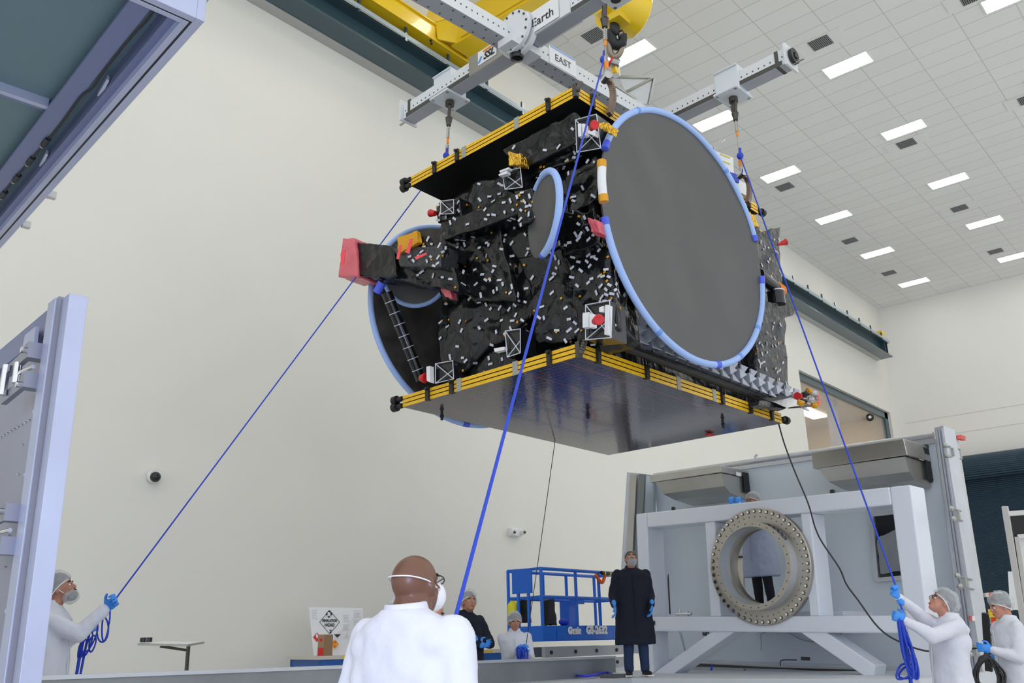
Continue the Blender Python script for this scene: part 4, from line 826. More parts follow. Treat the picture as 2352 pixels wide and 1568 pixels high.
for y in (1.0, 2.15): b = MB(); b.quadbox([P_(.13, y + .2, .08), P_(.15, y, .08), P_(.165, y, .09), P_(.145, y + .22, .09)], V3(0, 0, .03)); b.build('tray_bracket', M['leftalu'], LT)
for px_ in ((118, 448), (60, 516)): b = MB(); q = lz(*px_, .04); b.box(q, (.06, .05, .05), xD, uD); b.build('hinge_tab', M['contcream'], LT)
b = MB(); rb(b, -.02, .3, -.015, .12, .165, .19); b.build('corner_plate', M['leftalu'], LT)
# door section standing left
LD = thing('container_door', 'tall flash-tinted aluminium container door panel at the left picture edge with toggle latches', 'container door', (2, 5.5, 1))
def dp(x, y, off=0):
    r = ray(x, y); P0_ = pt(204, 678, 5.0) + xD * off; return CAMP + r * ((P0_ - CAMP).dot(xD) / r.dot(xD))
DT = (dp(204, 678) - CAMP)
ur = uD; z0d, z1d = .3, dp(204, 678).z
R0 = dp(204, 678); lean = (dp(160, 1040) - R0); lean = lean / abs(lean.z)
def lp(s, z, n=0): return R0 - xD * .10 + lean * (z1d - z) + ur * s + xD * n   # s along the panel away from its edge
def lq(b, s0, s1, z0_, z1_, n0, n1, mi=0): return b.quadbox([lp(s0, z0_, n0), lp(s1, z0_, n0), lp(s1, z1_, n0), lp(s0, z1_, n0)], xD * (n1 - n0), mi)
b = MB(); lq(b, 0, .11, z0d, z1d - .01, 0, .10); bevel(b.build('edge_flange', M['leftalu'], LD), .004)
b = MB(); b.quadbox([lp(.115, z0d, -.02), lp(.135, z0d, -.02), lp(.135, z1d, -.02), lp(.115, z1d, -.02)], xD * .12); b.build('edge_seal', mat('seal_grey', (.28, .28, .34), .5), LD)
b = MB(); lq(b, .14, .27, z0d, z1d, -.03, .10); bevel(b.build('inner_flange', M['leftalu'], LD), .004)
b = MB(); lq(b, .27, .38, z0d, z1d - .45, 0, .06); b.build('rivet_strip', M['leftalu'], LD)
b = MB(); lq(b, .38, 3.5, z0d, z1d - .15, .03, .08); b.build('door_skin', mat('flash_tinted_brushed', (.30, .31, .42), .3, metal=.5, var=.1, vscale=1.5), LD)  # skin colour includes the blue of the flash light
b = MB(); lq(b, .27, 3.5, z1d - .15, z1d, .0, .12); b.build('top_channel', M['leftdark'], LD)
for k in range(6): b = MB(); q = lp(.33, z1d - .62 - k * .35, -.003); b.ell(q, (.018, .018, .018), nu=10, nv=6); b.build('rivet', M['leftalu'], LD)
b = MB()
for k in range(11): q = lp(.55 + .07 * k, z1d - .62 - .0 * k, .028); b.ell(q, (.007,) * 3, nu=6, nv=4)
for k in range(5): q = lp(.62, z1d - .75 - .17 * k, .028); b.ell(q, (.007,) * 3, nu=6, nv=4)
b.build('rivet_rows', M['chrome'], LD)['kind'] = 'stuff'
for zl in (z1d - .26, z1d - 1.15):
    b = MB(); b.quadbox([lp(.27, zl, -.09), lp(.72, zl - .02, -.09), lp(.72, zl - .08, -.09), lp(.27, zl - .06, -.09)], xD * .03); b.quadbox([lp(.27, zl - .17, -.09), lp(.72, zl - .19, -.09), lp(.72, zl - .25, -.09), lp(.27, zl - .23, -.09)], xD * .03)
    b.box(lp(.30, zl - .03, -.05), (.1, .08, .09), xD, uD); b.box(lp(.30, zl - .2, -.05), (.1, .08, .09), xD, uD)
    o = b.build('toggle_latch', mat('latch_steel', (.30, .31, .38), .35, metal=.8), LD)
    b = MB(); b.cyl(lp(.62, zl - .04, -.11), lp(.62, zl - .22, -.11), .022, seg=14); b.cyl(lp(.46, zl - .06, -.09), lp(.46, zl - .18, -.09), .022, seg=14); b.cyl(lp(.46, zl - .12, -.08), lp(.28, zl - .12, -.06), .012, seg=10); b.build('latch_rod', M['chrome'], o, smooth=40)
    for s_, z_ in ((.33, zl - .02), (.33, zl - .22)): b = MB(); b.cyl(lp(s_, z_, -.12), lp(s_, z_, -.08), .018, seg=10); b.build('latch_bolt', M['chrome'], o)
b = MB(); b.quadbox([lp(.42, z1d - .10, -.04), lp(.62, z1d - .10, -.04), lp(.66, z1d - .25, -.04), lp(.40, z1d - .25, -.04)], xD * .02); b.build('pivot_plate', M['leftalu'], LD)
# ================================================================ blue scissor lift
G = thing('scissor_lift', 'blue scissor lift with raised railed platform behind the dark-coated man', 'scissor lift', (13, 10, 0))
gx0, gx1, gy0, gy1 = 11.8, 14.3, 9.6, 10.36
def gb(x0, x1, y0, y1, z0, z1, nm, m=None, p=G, bv=0):
    b = MB(); b.quadbox([(x0, y0, z0), (x1, y0, z0), (x1, y1, z0), (x0, y1, z0)], (0, 0, z1 - z0)); o = b.build(nm, m or M['geniblue'], p)
    return o
gb(gx0, gx1, gy0, gy1, 1.29, 1.53, 'platform')
gb(gx0 + .35, gx1, gy0 - .012, gy0, 1.31, 1.47, 'skirt_panel')
tp = .028
for x in (gx0 + .02, gx0 + .95, gx0 + 1.62, gx1 - .02):
    for y in (gy0 + .02, gy1 - .02): b = MB(); b.cyl((x, y, 1.5), (x, y, 2.43), tp, seg=8); b.build('rail_post', M['geniblue'], G)
b = MB(); b.cyl((gx0 + .02, gy0 + .3, 1.5), (gx0 + .02, gy0 + .3, 2.43), tp, seg=8); b.cyl((gx0 + .02, gy0 + .52, 1.5), (gx0 + .02, gy0 + .52, 2.43), tp, seg=8); b.build('rail_post', M['geniblue'], G)
for z in (2.43, 1.98):
    b = MB(); b.tube([(gx0 + .02, gy0 + .02, z), (gx1 - .02, gy0 + .02, z), (gx1 - .02, gy1 - .02, z), (gx0 + .02, gy1 - .02, z)], tp, 8, closed=True); b.build('guard_rail', M['geniblue'], G)
gb(gx0 - .02, gx0 + .01, gy0 + .2, gy0 + .62, 2.05, 2.42, 'document_box')
gb(gx0 + 1.3, gx0 + 1.52, gy1 - .3, gy1 - .1, 1.53, 1.95, 'control_post'); gb(gx0 + 1.2, gx0 + 1.55, gy0 + .3, gy0 + .36, 1.9, 1.98, 'extension_handle')
b = MB(); b.hexa([V3(gx0 + .1, gy0 + .62, 1.6), V3(gx0 + .1, gy0 + .4, 1.6), V3(gx0 + .1, gy0 + .4, 1.95), V3(gx0 + .1, gy0 + .62, 1.95)], V3(.1, 0, 0), 8, .02, 5); tag(b.build('tool_bag', M['black'], smooth=180), 'black bag hanging on the near end rails of the blue lift', 'bag')
b = MB(); b.hexa([V3(gx0 + .5, gy0 + .3, 1.54), V3(gx0 + .75, gy0 + .3, 1.54), V3(gx0 + .7, gy0 + .3, 1.98), V3(gx0 + .5, gy0 + .3, 1.95)], V3(0, .12, 0), 8, .02, 5); tag(b.build('tool_bag', M['black'], smooth=180), 'black bag leaning inside the blue lift platform', 'bag')
b = MB(); q = V3(gx0 + .05, gy1 - .1, 1.85); b.ell(q, (.1, .1, .1)); b.cyl(q, q - V3(0, 0, .15), .1, seg=16); tag(b.build('yellow_hard_hat', mat('hat_yellow', (.8, .7, .02), .4), smooth=True), 'yellow helmet hanging at the far end of the blue lift rails', 'helmet')
b = MB(); b.ell((gx0 + 1.0, gy0 + .35, 1.6), (.1, .08, .06)); tag(b.build('rope_bundle', M['rope'], smooth=True), 'small blue rope bundle on the floor of the lift platform', 'rope')
b = MB(); b.tube(spline([(gx0 + 1.5, gy0 - .01, 2.38), (gx0 + 1.65, gy0 - .03, 2.25), (gx0 + 1.8, gy0 - .01, 2.4)], 6), .03, 8); b.build('orange_lanyard', mat('orange_strap', (.8, .12, .02), .6), G)
b = MB(); b.cyl((gx0 + 1.65, gy0 - .03, 2.42), (gx1, gy0 - .03, 2.40), .034, seg=8); o = b.build('padding', M['black'], G)
for k in range(4): b = MB(); q = V3(gx0 + 1.72 + .16 * k, gy0 - .03, 2.415 - .005 * k); b.cyl(q, q + V3(.03, 0, 0), .037, seg=8); b.build('yellow_band', M['yellow'], o)
q = V3(gx0 + .0, gy0 - .02, 1.40)
text('lettering', 'Genie', onY(1320, 1448, gy0 - .02), (1, 0, 0), (0, 0, 1), .105, M['paper'], G, bold=.012)
text('lettering', 'GS-2632', onY(1371, 1447, gy0 - .02), (1, 0, 0), (0, 0, 1), .125, M['paper'], G, bold=.012)
for k in range(2):
    z = 1.2 - k * .2; gb(gx0 + .1, gx1 - .1, gy0 + .05, gy0 + .12, z - .16, z, 'scissor_arm', M['liftgrey']); gb(gx0 + .1, gx1 - .1, gy1 - .12, gy1 - .05, z - .16, z, 'scissor_arm', M['liftgrey'])
    for x in (.25, .9, 1.5, 2.1): b = MB(); b.cyl((gx0 + x, gy0 + .03, z - .08), (gx0 + x, gy0 + .06, z - .08), .03, seg=10); b.build('pivot_pin', M['black'], G)
gb(gx0 + .05, gx1 - .05, gy0 + .05, gy1 - .05, .25, .78, 'chassis', M['liftgrey'])
for x in (gx0 + .4, gx1 - .4):
    for y in (gy0 + .06, gy1 - .06): b = MB(); b.cyl((x, y - .06, .2), (x, y + .06, .2), .2, seg=24); b.build('wheel', M['black'], G, smooth=40)
# ================================================================ work benches and what stands on them
def bench(px, d, L_, W_, yaw, lab, zt=1.17):
    c = pt(px[0], px[1], d); c.z = zt; X = Vector((math.cos(yaw), math.sin(yaw), 0)); Y = Vector((-X.y, X.x, 0)); t = thing('work_bench', lab, 'work bench', (c.x, c.y, 0))
    b = MB(); b.box(c - V3(0, 0, .025) + X * L_ / 2 + Y * W_ / 2, (L_, W_, .05), X, Y); b.build('bench_top', M['wood'], t)
    b = MB()
    for s in (.04, W_ - .04): b.box(c - V3(0, 0, .1) + X * L_ / 2 + Y * s, (L_ - .1, .05, .1), X, Y)
    for s in (.08, L_ - .08): b.box(c - V3(0, 0, .1) + X * s + Y * W_ / 2, (.05, W_ - .08, .1), X, Y)
    b.build('apron', M['bluesteel'], t)
    for s in (.08, L_ - .08):
        for r in (.06, W_ - .06): b = MB(); b.box(V3(c.x, c.y, (zt - .05) / 2) + X * s + Y * r, (.06, .06, zt - .05), X, Y); b.build('leg', M['bluesteel'], t)
    b = MB(); b.box(c - V3(0, 0, .025) + X * .5 - Y * .002, (.3, .004, .03), X, Y); b.build('yellow_label', M['yellow'], t)
    return c, X, Y
c1, X1, Y1 = bench((731, 1503), 12.6, 1.25, 1.40, math.radians(-18), 'blue-legged work bench under the hazard sign board')
c2, X2, Y2 = bench((1060, 1489), 12.7, 1.1, .8, math.radians(0), 'blue-edged work bench between the navy-coated man and the short white-smocked worker', 1.2)
bq = [pt(711, 1394, 13.6), pt(834, 1396, 13.8), pt(834, 1500, 13.6), pt(722, 1500, 13.3)]; 
for v in bq[2:]: v.z = 1.17
BBB = MB(); BBB.quadbox(bq, V3(.0, .02, 0))
sr = (bq[1] - bq[0]).normalized(); su = (bq[0] - bq[3]).normalized(); sn2 = sr.cross(su).normalized(); 
def sp(x, y, off=.006):
    r = ray(x, y); return CAMP + r * ((bq[0] + sn2 * off - CAMP).dot(sn2) / r.dot(sn2))
for i, (x0, x1, y0, y1) in enumerate(((716, 730, 1400, 1425), (788, 803, 1412, 1430), (788, 803, 1434, 1450), (812, 828, 1402, 1420), (812, 828, 1424, 1440))):
    for k in range(6): yy = y0 + (y1 - y0) * k / 6; BBB.bar(sp(x0, yy), sp(x1 - (k * 3) % 5, yy), .004, .002, sn2, 1)
for k in range(4): BBB.bar(sp(790 + k * 3, 1465), sp(790 + k * 3, 1463 - k * 2.5), .012, .002, sn2, 1)
SB = BBB.build('sign_board', [M['paper'], mat('grey_print', (.55, .55, .57), .7)]); tag(SB, 'white inhalation hazard sign board leaning against the wall on the bench', 'sign')
text('lettering', 'INHALATION', sp(757, 1425), sr, su, .045, M['ink'], SB, bold=.002, wscale=.58)
text('lettering', 'HAZARD', sp(757, 1435), sr, su, .045, M['ink'], SB, bold=.002, wscale=.58)
text('lettering', '2', sp(759, 1450), sr, su, .05, M['ink'], SB, bold=.002)
def diamond(cx, cy, w, h, m, line=0, lab='hazard_diamond'):
    b = MB(); P4 = [(cx, cy - h), (cx + w, cy), (cx, cy + h), (cx - w, cy)]
    if line:
        for i in range(4): b.bar(sp(*P4[i]), sp(*P4[(i + 1) % 4]), .006, .003, sn2)
    else: b.prism([sp(*p) for p in P4], sn2 * .002)
    return b.build(lab, m, SB)
diamond(757, 1428, 23, 27, M['ink'], 1); diamond(755.5, 1410, 8, 9, M['ink']); diamond(728, 1463, 9, 11, M['red']); diamond(769, 1479, 9, 11, M['orange'])
b = MB(); b.ell(sp(755.5, 1409, .012), (.022, .006, .025), sr, sn2, su); b.bar(sp(751, 1415, .01), sp(760, 1412, .01), .008, .004, sn2); b.bar(sp(751, 1412, .01), sp(760, 1415, .01), .008, .004, sn2); b.build('skull_symbol', M['paper'], SB)
b = MB(); b.prism([sp(767, 1456), sp(783, 1456), sp(775, 1464)], sn2 * .002); b.build('corrosive_symbol', M['ink'], SB)
text('lettering', '1.4', sp(769, 1474, .01), sr, su, .03, M['ink'], SB); text('lettering', 'C', sp(769, 1484, .01), sr, su, .03, M['ink'], SB)
b = MB(); b.ell(sp(728, 1460, .01), (.015, .003, .03), sr, sn2, su); b.build('flame_symbol', M['paper'], SB)
bx = pt(730, 1500, 12.9); bx.z = 1.17; Xb = Vector((math.cos(.1), math.sin(.1), 0))
f = [pt(731, 1457, 12.8), pt(745, 1459, 12.75), pt(745, 1500, 12.75), pt(730, 1497, 12.8)]; f[2].z = f[3].z = 1.17; f[0].z = f[1].z = f[0].z
b = MB(); ex = pt(765, 1458, 12.95) - pt(745, 1459, 12.75); ex.z = 0; fx = f[0] - f[1]; fx.z = 0
base = [f[1], f[1] + fx, f[1] + fx + ex, f[1] + ex]; h = f[1].z - 1.17
b.quadbox([V3(p.x, p.y, 1.17) for p in base], V3(0, 0, h)); CBX = b.build('cardboard_box', M['card']); tag(CBX, 'small printed cardboard box standing on the bench before the sign', 'box')
b = MB(); nrm_ = fx.cross(V3(0, 0, 1)).normalized(); nrm_ = nrm_ if nrm_.dot(CAMP - f[1]) > 0 else -nrm_
b.box(f[1] + fx * .5 - V3(0, 0, h * .8) + nrm_ * .003, (fx.length * .9, .004, h * .35), fx.normalized(), nrm_); b.box(f[1] + fx * .5 - V3(0, 0, h * .25) + nrm_ * .003, (fx.length * .4, .004, h * .12), fx.normalized(), nrm_); b.build('red_print', M['red'], CBX)
# tray table with tape roll
TB = thing('tray_table', 'small tilting white tray table on a single bent steel leg', 'tray table', pt(430, 1540, 10) * 1)
ORG[TB.name] = TB.location.copy()
tq = [pt(318, 1477, 9.4), pt(432, 1479, 9.2), pt(468, 1473, 10.2), pt(372, 1471, 10.4)]
b = MB(); b.quadbox(tq, V3(0, 0, -.012)); b.build('tray', M['paper'], TB)
b = MB(); 
for i in range(4): b.bar(tq[i] - V3(0, 0, .01), tq[(i + 1) % 4] - V3(0, 0, .01), .015, .022)
b.build('tray_edge', M['steel'], TB)
b = MB(); b.cyl(pt(432, 1480, 9.5), V3(pt(428, 1545, 9.5).x, pt(428, 1545, 9.5).y, 0), .016, seg=8); b.cyl(pt(435, 1480, 9.55), V3(pt(431, 1545, 9.55).x, pt(431, 1545, 9.55).y, 0), .012, seg=8); b.build('leg', M['darksteel'], TB)
b = MB(); b.tube([pt(430, 1494, 9.5), pt(368, 1485, 9.6), pt(370, 1482, 9.6), pt(430, 1492, 9.5)], .009, 8); b.build('brace', M['darksteel'], TB)
b = MB(); q = pt(335, 1474, 9.5); b.lathe(q + V3(0, 0, .0), (0, 0, 1), [(.035, 0), (.062, 0), (.062, .045), (.035, .045), (.035, 0)], 28); tag(b.build('tape_roll', M['blackgloss'], smooth=40), 'black tape roll lying on the white tray table', 'tape')
# wall fittings
b = MB(); q = onY(352, 1094, YW - .02); b.cyl(q, q - V3(0, .1, 0), .1, seg=20); b.ell(onY(357, 1095, YW - .16), (.075, .075, .075), mi=1); tag(b.build('dome_camera', [M['white'], M['blackgloss']], smooth=40), 'small black and white security camera alone on the left wall', 'camera')
EL = thing('emergency_light', 'white twin-lamp emergency light on the wall above the workers', 'emergency light', onY(1183, 1230, YW - .02))
b = MB(); q = onY(1183, 1222, YW - .05); b.box(q, (.34, .12, .16)); bevel(b.build('body', M['white'], EL), .02)
for x in (1178, 1201): b = MB(); q = onY(x, 1223, YW - .14); b.cyl(q, q - V3(.03, .07, 0), .045, seg=16); b.cyl(q - V3(.031, .072, 0), q - V3(.033, .076, 0), .03, seg=16, mi=1); b.build('lamp_head', [M['white'], M['slot']], EL, smooth=40)
# right edge: ladder, rolling cart frame, orange and yellow gear
LDR = thing('step_ladder', 'orange fibreglass step ladder with yellow parts beside the container', 'ladder', V3(*pt(2300, 1500, 10.4).xy, 0))
lp0 = lambda x, y: pt(x, y, 10.4)
for a, c in (((2277, 1362), (2300, 1600)), ((2300, 1405), (2330, 1600))): b = MB(); b.bar(lp0(*a), lp0(*c), .05, .04, V3(1, 0, 0)); b.build('side_rail', mat('ladder_orange', (.80, .07, .02), .5), LDR)
b = MB()
for y in (1400, 1440, 1480, 1520): b.bar(lp0(2281, y), lp0(2305, y + 3), .04, .03)
b.build('rungs', M['yellow'], LDR)
b = MB(); b.box(lp0(2279, 1408), (.08, .06, .09)); b.box(lp0(2293, 1418), (.05, .05, .3)); b.build('yellow_clip', M['yellow'], LDR)
RC = thing('rolling_rack', 'cream metal framed rack with dark panels at the right picture edge', 'rack', V3(*pt(2345, 1560, 11).xy, 0))
rp = lambda x, y, d=11.5: pt(x, y, d)
for a, c, w in (((2308, 1163), (2372, 1560), .07), ((2312, 1180), (2420, 1172), .06), ((2336, 1232), (2385, 1560), .05), ((2336, 1232), (2420, 1226), .05)): b = MB(); b.bar(rp(*a), rp(*c), w, .05, V3(1, 0, 0)); b.build('frame_bar', M['contcream'], RC)
b = MB(); b.quadbox([rp(2313, 1184), rp(2420, 1178), rp(2420, 1228), rp(2322, 1232)], V3(.03, 0, 0)); b.quadbox([rp(2322, 1232), rp(2336, 1232), rp(2375, 1500), rp(2360, 1500)], V3(.03, 0, 0)); b.build('dark_panel', M['black'], RC)
b = MB(); b.quadbox([rp(2338, 1234, 11.6), rp(2440, 1230, 11.6), rp(2440, 1560, 11.6), rp(2384, 1560, 11.6)], V3(.03, 0, 0)); b.build('light_panel', M['paper'], RC)
b = MB(); b.quadbox([rp(2315, 1312), rp(2332, 1312), rp(2346, 1400), rp(2320, 1400)], V3(.06, 0, 0)); b.build('side_box', M['white'], RC)
b = MB(); b.bar(pt(2262, 1366, 10.9), pt(2300, 1364, 10.9), .05, .05); b.bar(pt(2264, 1408, 10.9), pt(2272, 1540, 10.9), .08, .05, V3(1, 0, 0), mi=1); b.bar(pt(2272, 1410, 10.9), pt(2284, 1500, 10.9), .03, .05, V3(1, 0, 0), mi=2)
tag(b.build('tool_cart', [M['contcream'], M['black'], M['silver']]), 'tool cart with dark and silver gear behind the orange ladder', 'cart')
# ================================================================ people
tex = bpy.data.textures.new('cloth_folds', 'CLOUDS'); tex.noise_scale = .16; tex.noise_depth = 2
def organic(b, nm, m, parent, vox, smooth=4, disp=0):
    o = b.build(nm, m, parent)
    r = o.modifiers.new('remesh', 'REMESH'); r.mode = 'VOXEL'; r.voxel_size = vox; r.use_smooth_shade = True
    s = o.modifiers.new('smooth', 'SMOOTH'); s.iterations = smooth; s.factor = .6
    if disp: d = o.modifiers.new('folds', 'DISPLACE'); d.texture = tex; d.strength = disp; d.mid_level = .5; d.texture_coords = 'GLOBAL'
    return o
def limb(b, pts, rs, seg=12):
    for p, r in zip(pts, rs): b.ell(p, (r, r, r), nu=seg, nv=8)
    for i in range(len(pts) - 1): b.tube([pts[i], pts[i + 1]], [rs[i], rs[i + 1]], seg)
def hand(T, wrist, fwd, side, m, curl=.6, k=1.0, vox=.0045, nm='glove'):
    """palm with four unequal bent fingers and a thumb; fwd = knuckle direction, side = thumb side"""
    fwd = Vector(fwd).normalized(); side = Vector(side); side = (side - fwd * side.dot(fwd)).normalized(); nrm = fwd.cross(side); b = MB()
    w = Vector(wrist); b.ell(w + fwd * .045 * k, (.052 * k, .042 * k, .02 * k), fwd, side, nrm, 14, 8); limb(b, [w - fwd * .05 * k, w], [.030 * k, .027 * k], 10)
    for i, L_ in enumerate((.072, .080, .074, .058)):
        base = w + fwd * .082 * k + side * (.030 - .020 * i) * k; a = 0; p = base; pts = [p - fwd * .02 * k, p]
        for j, f_ in enumerate((.45, .32, .23)):
            a += curl * (1.0 + .1 * i) * (1.15 if j else .9); d = fwd * math.cos(a) + nrm * math.sin(a) + side * (.06 - .04 * i); p = p + d.normalized() * L_ * f_ * 1.15 * k; pts.append(p)
        limb(b, pts, [.0098 * k, .0098 * k, .0092 * k, .0086 * k, .0078 * k], 8)
    p0 = w + fwd * .02 * k + side * .034 * k; d1 = (fwd * .6 + side * .75 + nrm * .3).normalized(); p1 = p0 + d1 * .038 * k; p2 = p1 + (fwd * .8 + side * .15 + nrm * (.5 + curl * .3)).normalized() * .036 * k
    limb(b, [p0 - d1 * .01, p1, p2], [.014 * k, .0115 * k, .009 * k], 8)
    return organic(b, nm, m, T, vox * k, 2)
def ik(S, Wp, L1, L2, hint):
    d = Wp - S; D = min(d.length, (L1 + L2) * .995); dn = d.normalized(); a = (L1 * L1 - L2 * L2 + D * D) / (2 * D); h = math.sqrt(max(0, L1 * L1 - a * a))
    hp = (hint - dn * hint.dot(dn)).normalized(); return S + dn * a + hp * h
def person(lab, hp, depth, z0, az, coatm, skinm, pitch=0, turn=0, hands=(None, None), hem=.52, cap='net', hairm='hair', beard=False, brow=True, gloves=True, glasses=None, mask=False, legs='pants', crossed=False, bulk=1.0, curl=.5, shoes=True, handdirs=None, headc=None, hs=1.0, lean=0, neck=.058, hr=1.585):
    hc = headc or pt(hp[0], hp[1], depth); k = (hc.z - z0) / hr
    f = Vector((math.cos(math.radians(az)), math.sin(math.radians(az)), 0)); l = Vector((-f.y, f.x, 0)); u = V3(0, 0, 1)
    base = V3(hc.x, hc.y, z0) - f * (.03 + lean) * k
    T = thing('person', lab, 'person', base)
    W_ = lambda x, y, z: base + f * (x + lean * max(0, z - .9) / .7) * k + l * y * k + u * z * k
    # head frame
    a = math.radians(az + turn); f1 = Vector((math.cos(a), math.sin(a), 0)); l1 = Vector((-f1.y, f1.x, 0)); pr = math.radians(pitch)
    hf = f1 * math.cos(pr) + u * math.sin(pr); hu = u * math.cos(pr) - f1 * math.sin(pr); hl = l1; s = k * hs
    H = lambda x, y, z: hc + (hf * x + hl * y + hu * z) * s
    b = MB()
    b.ell(H(-.012, 0, .025), (.100 * s, .078 * s, .093 * s), hf, hl, hu, 28, 18)                 # cranium
    b.ell(H(.028, 0, -.035), (.062 * s, .060 * s, .078 * s), hf, hl, hu, 24, 16)                 # face
    b.ell(H(.052, 0, -.085), (.034 * s, .038 * s, .028 * s), hf, hl, hu, 16, 10)                 # chin
    b.ell(H(.072, 0, .012), (.022 * s, .050 * s, .012 * s), hf, hl, hu, 16, 8)                   # brow ridge
    b.prism([H(.085, 0, .012), H(.088, .013, -.030), H(.118, 0, -.030), H(.088, -.013, -.030)], hu * -.004 * s); b.ell(H(.100, 0, -.030), (.015 * s, .016 * s, .011 * s), hf, hl, hu, 12, 8)
    b.tube([H(.083, 0, .01), H(.103, 0, -.026)], [.009 * s, .012 * s], 8)
    for sg in (1, -1):
        b.ell(H(.060, sg * .036, -.030), (.026 * s, .022 * s, .022 * s), hf, hl, hu, 12, 8)      # cheek
        b.ell(H(-.004, sg * .081, -.012), (.018 * s, .009 * s, .032 * s), hf, hl, hu, 12, 8)     # ear
        b.ell(H(-.010, sg * .086, -.006), (.010 * s, .010 * s, .024 * s), hf, hl, hu, 10, 8)
    b.ell(H(.084, 0, -.063), (.012 * s, .024 * s, .009 * s), hf, hl, hu, 12, 8)
    nb_ = W_(-.03, 0, 1.40); limb(b, [H(-.030, 0, -.045), nb_], [neck * s, neck * 1.12 * k])
    b.ell(W_(-.01, 0, 1.28), (.10 * k, .17 * k, .16 * k), f, l, u); b.ell(W_(0, 0, 1.05), (.10 * k, .15 * k, .22 * k), f, l, u)
    for sg in (1, -1): limb(b, [W_(0, sg * .08, .95), W_(0, sg * .10, .50), W_(-.02, sg * .11, .10)], [.08 * k, .05 * k, .038 * k])
    organic(b, 'body', M[skinm], T, .0075 * max(k, .9), 3)
    # face parts
    b = MB(); b2_ = MB(); 
    for sg in (1, -1): b.ell(H(.079, sg * .030, -.004), (.012 * s, .015 * s, .009 * s), hf, hl, hu, 12, 8); b2_.ell(H(.0895, sg * .030, -.003), (.004 * s, .006 * s, .006 * s), hf, hl, hu, 10, 6)
    e = b.build('eyes', M['eyewhite'], T, smooth=True); b2_.build('irises', M['hair'], e, smooth=True)
    b = MB()
    for sg in (1, -1): b.tube([H(.088, sg * .014, .018), H(.089, sg * .032, .024), H(.078, sg * .050, .018)], [.004 * s, .0055 * s, .003 * s], 6)
    b.build('eyebrows', M['hair'], T, smooth=True)
    b = MB(); b.ell(H(.092, 0, -.062), (.007 * s, .020 * s, .004 * s), hf, hl, hu, 12, 6); b.ell(H(.090, 0, -.070), (.007 * s, .017 * s, .005 * s), hf, hl, hu, 12, 6); b.build('lips', M['lips'], T, smooth=True)
    # hair
    ca = (hu * .86 - hf * .5).normalized(); cf = hl.cross(ca)
    if cap != 'bald':
        b = MB(); b.ell(H(-.016, 0, .028), (.105 * s, .084 * s, .098 * s), cf, hl, ca, 28, 14, v0=-16, v1=90); b.build('hair', M[hairm], T, smooth=True)
    if cap == 'net':
        b = MB(); b.ell(H(-.030, 0, .035), (.128 * s, .104 * s, .112 * s), cf, hl, ca, 44, 26, v0=-28, v1=90)
        for v in b.v: v += noise.noise_vector(v * 26) * .013 * s
        b.build('hairnet', M['net'], T, smooth=True)
        b = MB(); b.tube(circ(H(-.030, 0, .035) - ca * .052 * s, ca, .097 * s, 40), .005 * s, 6, closed=True)
        b.build('net_band', M['paper'], T, smooth=True)
    if beard:
        b = MB(); b.ell(H(.050, 0, -.085), (.062 * s, .066 * s, .058 * s), hf, hl, hu, 30, 18)
        for v in b.v: v += noise.noise_vector(v * 28) * .009 * s
        o = b.build('beard_cover', M['net'], T, smooth=True)
        b = MB(); b.ell(H(.060, 0, -.082), (.045 * s, .048 * s, .040 * s), hf, hl, hu, 20, 12); b.build('beard', M['hair'], T, smooth=True)
        b = MB(); b.ell(H(.096, 0, -.050), (.010 * s, .028 * s, .007 * s), hf, hl, hu, 12, 8); b.build('moustache', M['hair'], T, smooth=True)
        b = MB()
        for sg in (1, -1): b.tube([H(.03, sg * .062, -.05), H(.0, sg * .088, .0)], .003 * s, 6)
        b.build('cover_strap', M['paper'], T)
    if glasses:
        g = MB(); z = .0 if glasses != 'up' else .095; x = .098 if glasses != 'up' else .045
        for sg in (1, -1):
            g.tube([H(x + (q[0]) * .0, sg * .031 + q[0], z + q[1]) for q in [(math.cos(t_ * math.pi / 8) * .026, math.sin(t_ * math.pi / 8) * .017) for t_ in range(16)]], .0028 * s, 6, closed=True)
            g.tube([H(x, sg * .057, z + .006), H(x - .05, sg * .080, z + .006), H(x - .11, sg * .083, z + (0 if glasses != 'up' else -.03))], .0028 * s, 6)
        g.tube([H(x, .006, z + .005), H(x, -.006, z + .005)], .0028 * s, 6); gl = g.build('glasses', M['darksteel'] if glasses != 'up' else M['steel'], T, smooth=True)
    if mask:
        b = MB(); b.ell(H(.070, 0, -.055), (.062 * s, .058 * s, .062 * s), hf, hl, hu, 26, 16, v0=-90, v1=90); b.build('face_mask', M['paper'], T, smooth=True)
        b = MB(); b.tube(spline([H(.045, .058, -.02), H(-.03, .087, .022), H(-.088, .060, .052), H(-.115, 0, .062), H(-.088, -.062, .052), H(-.03, -.087, .022), H(.045, -.060, -.02)], 8), .0028 * s, 6); b.tube([H(.05, -.06, -.03), H(.02, -.092, -.02), H(.01, -.085, -.08), H(.04, -.06, -.09)], .0022 * s, 6); b.build('mask_strap', M['paper'], T, smooth=True)
    # garment
    bw = bulk; b = MB()
    rings = [(1.475, .075, .08, -.032), (1.45, .115, .092, -.028), (1.415, .165, .108, -.02), (1.37, .195, .120, -.01), (1.25, .205, .135, 0), (1.10, .195, .135, .005), (.95, .205, .14, .005), (.80, .225, .15, .005), (.65, .235, .16, .0), (hem, .245, .165, 0)]
    rings = [r for r in rings if r[0] >= hem]
    vs = []; n = 28
    for z, ry, rx, xo in rings: vs += [W_(xo + rx * bw * math.cos(2 * math.pi * i / n) * (1 + (.04 * math.sin(5 * 2 * math.pi * i / n) if z < 1 else 0)), ry * bw * math.sin(2 * math.pi * i / n), z) for i in range(n)]
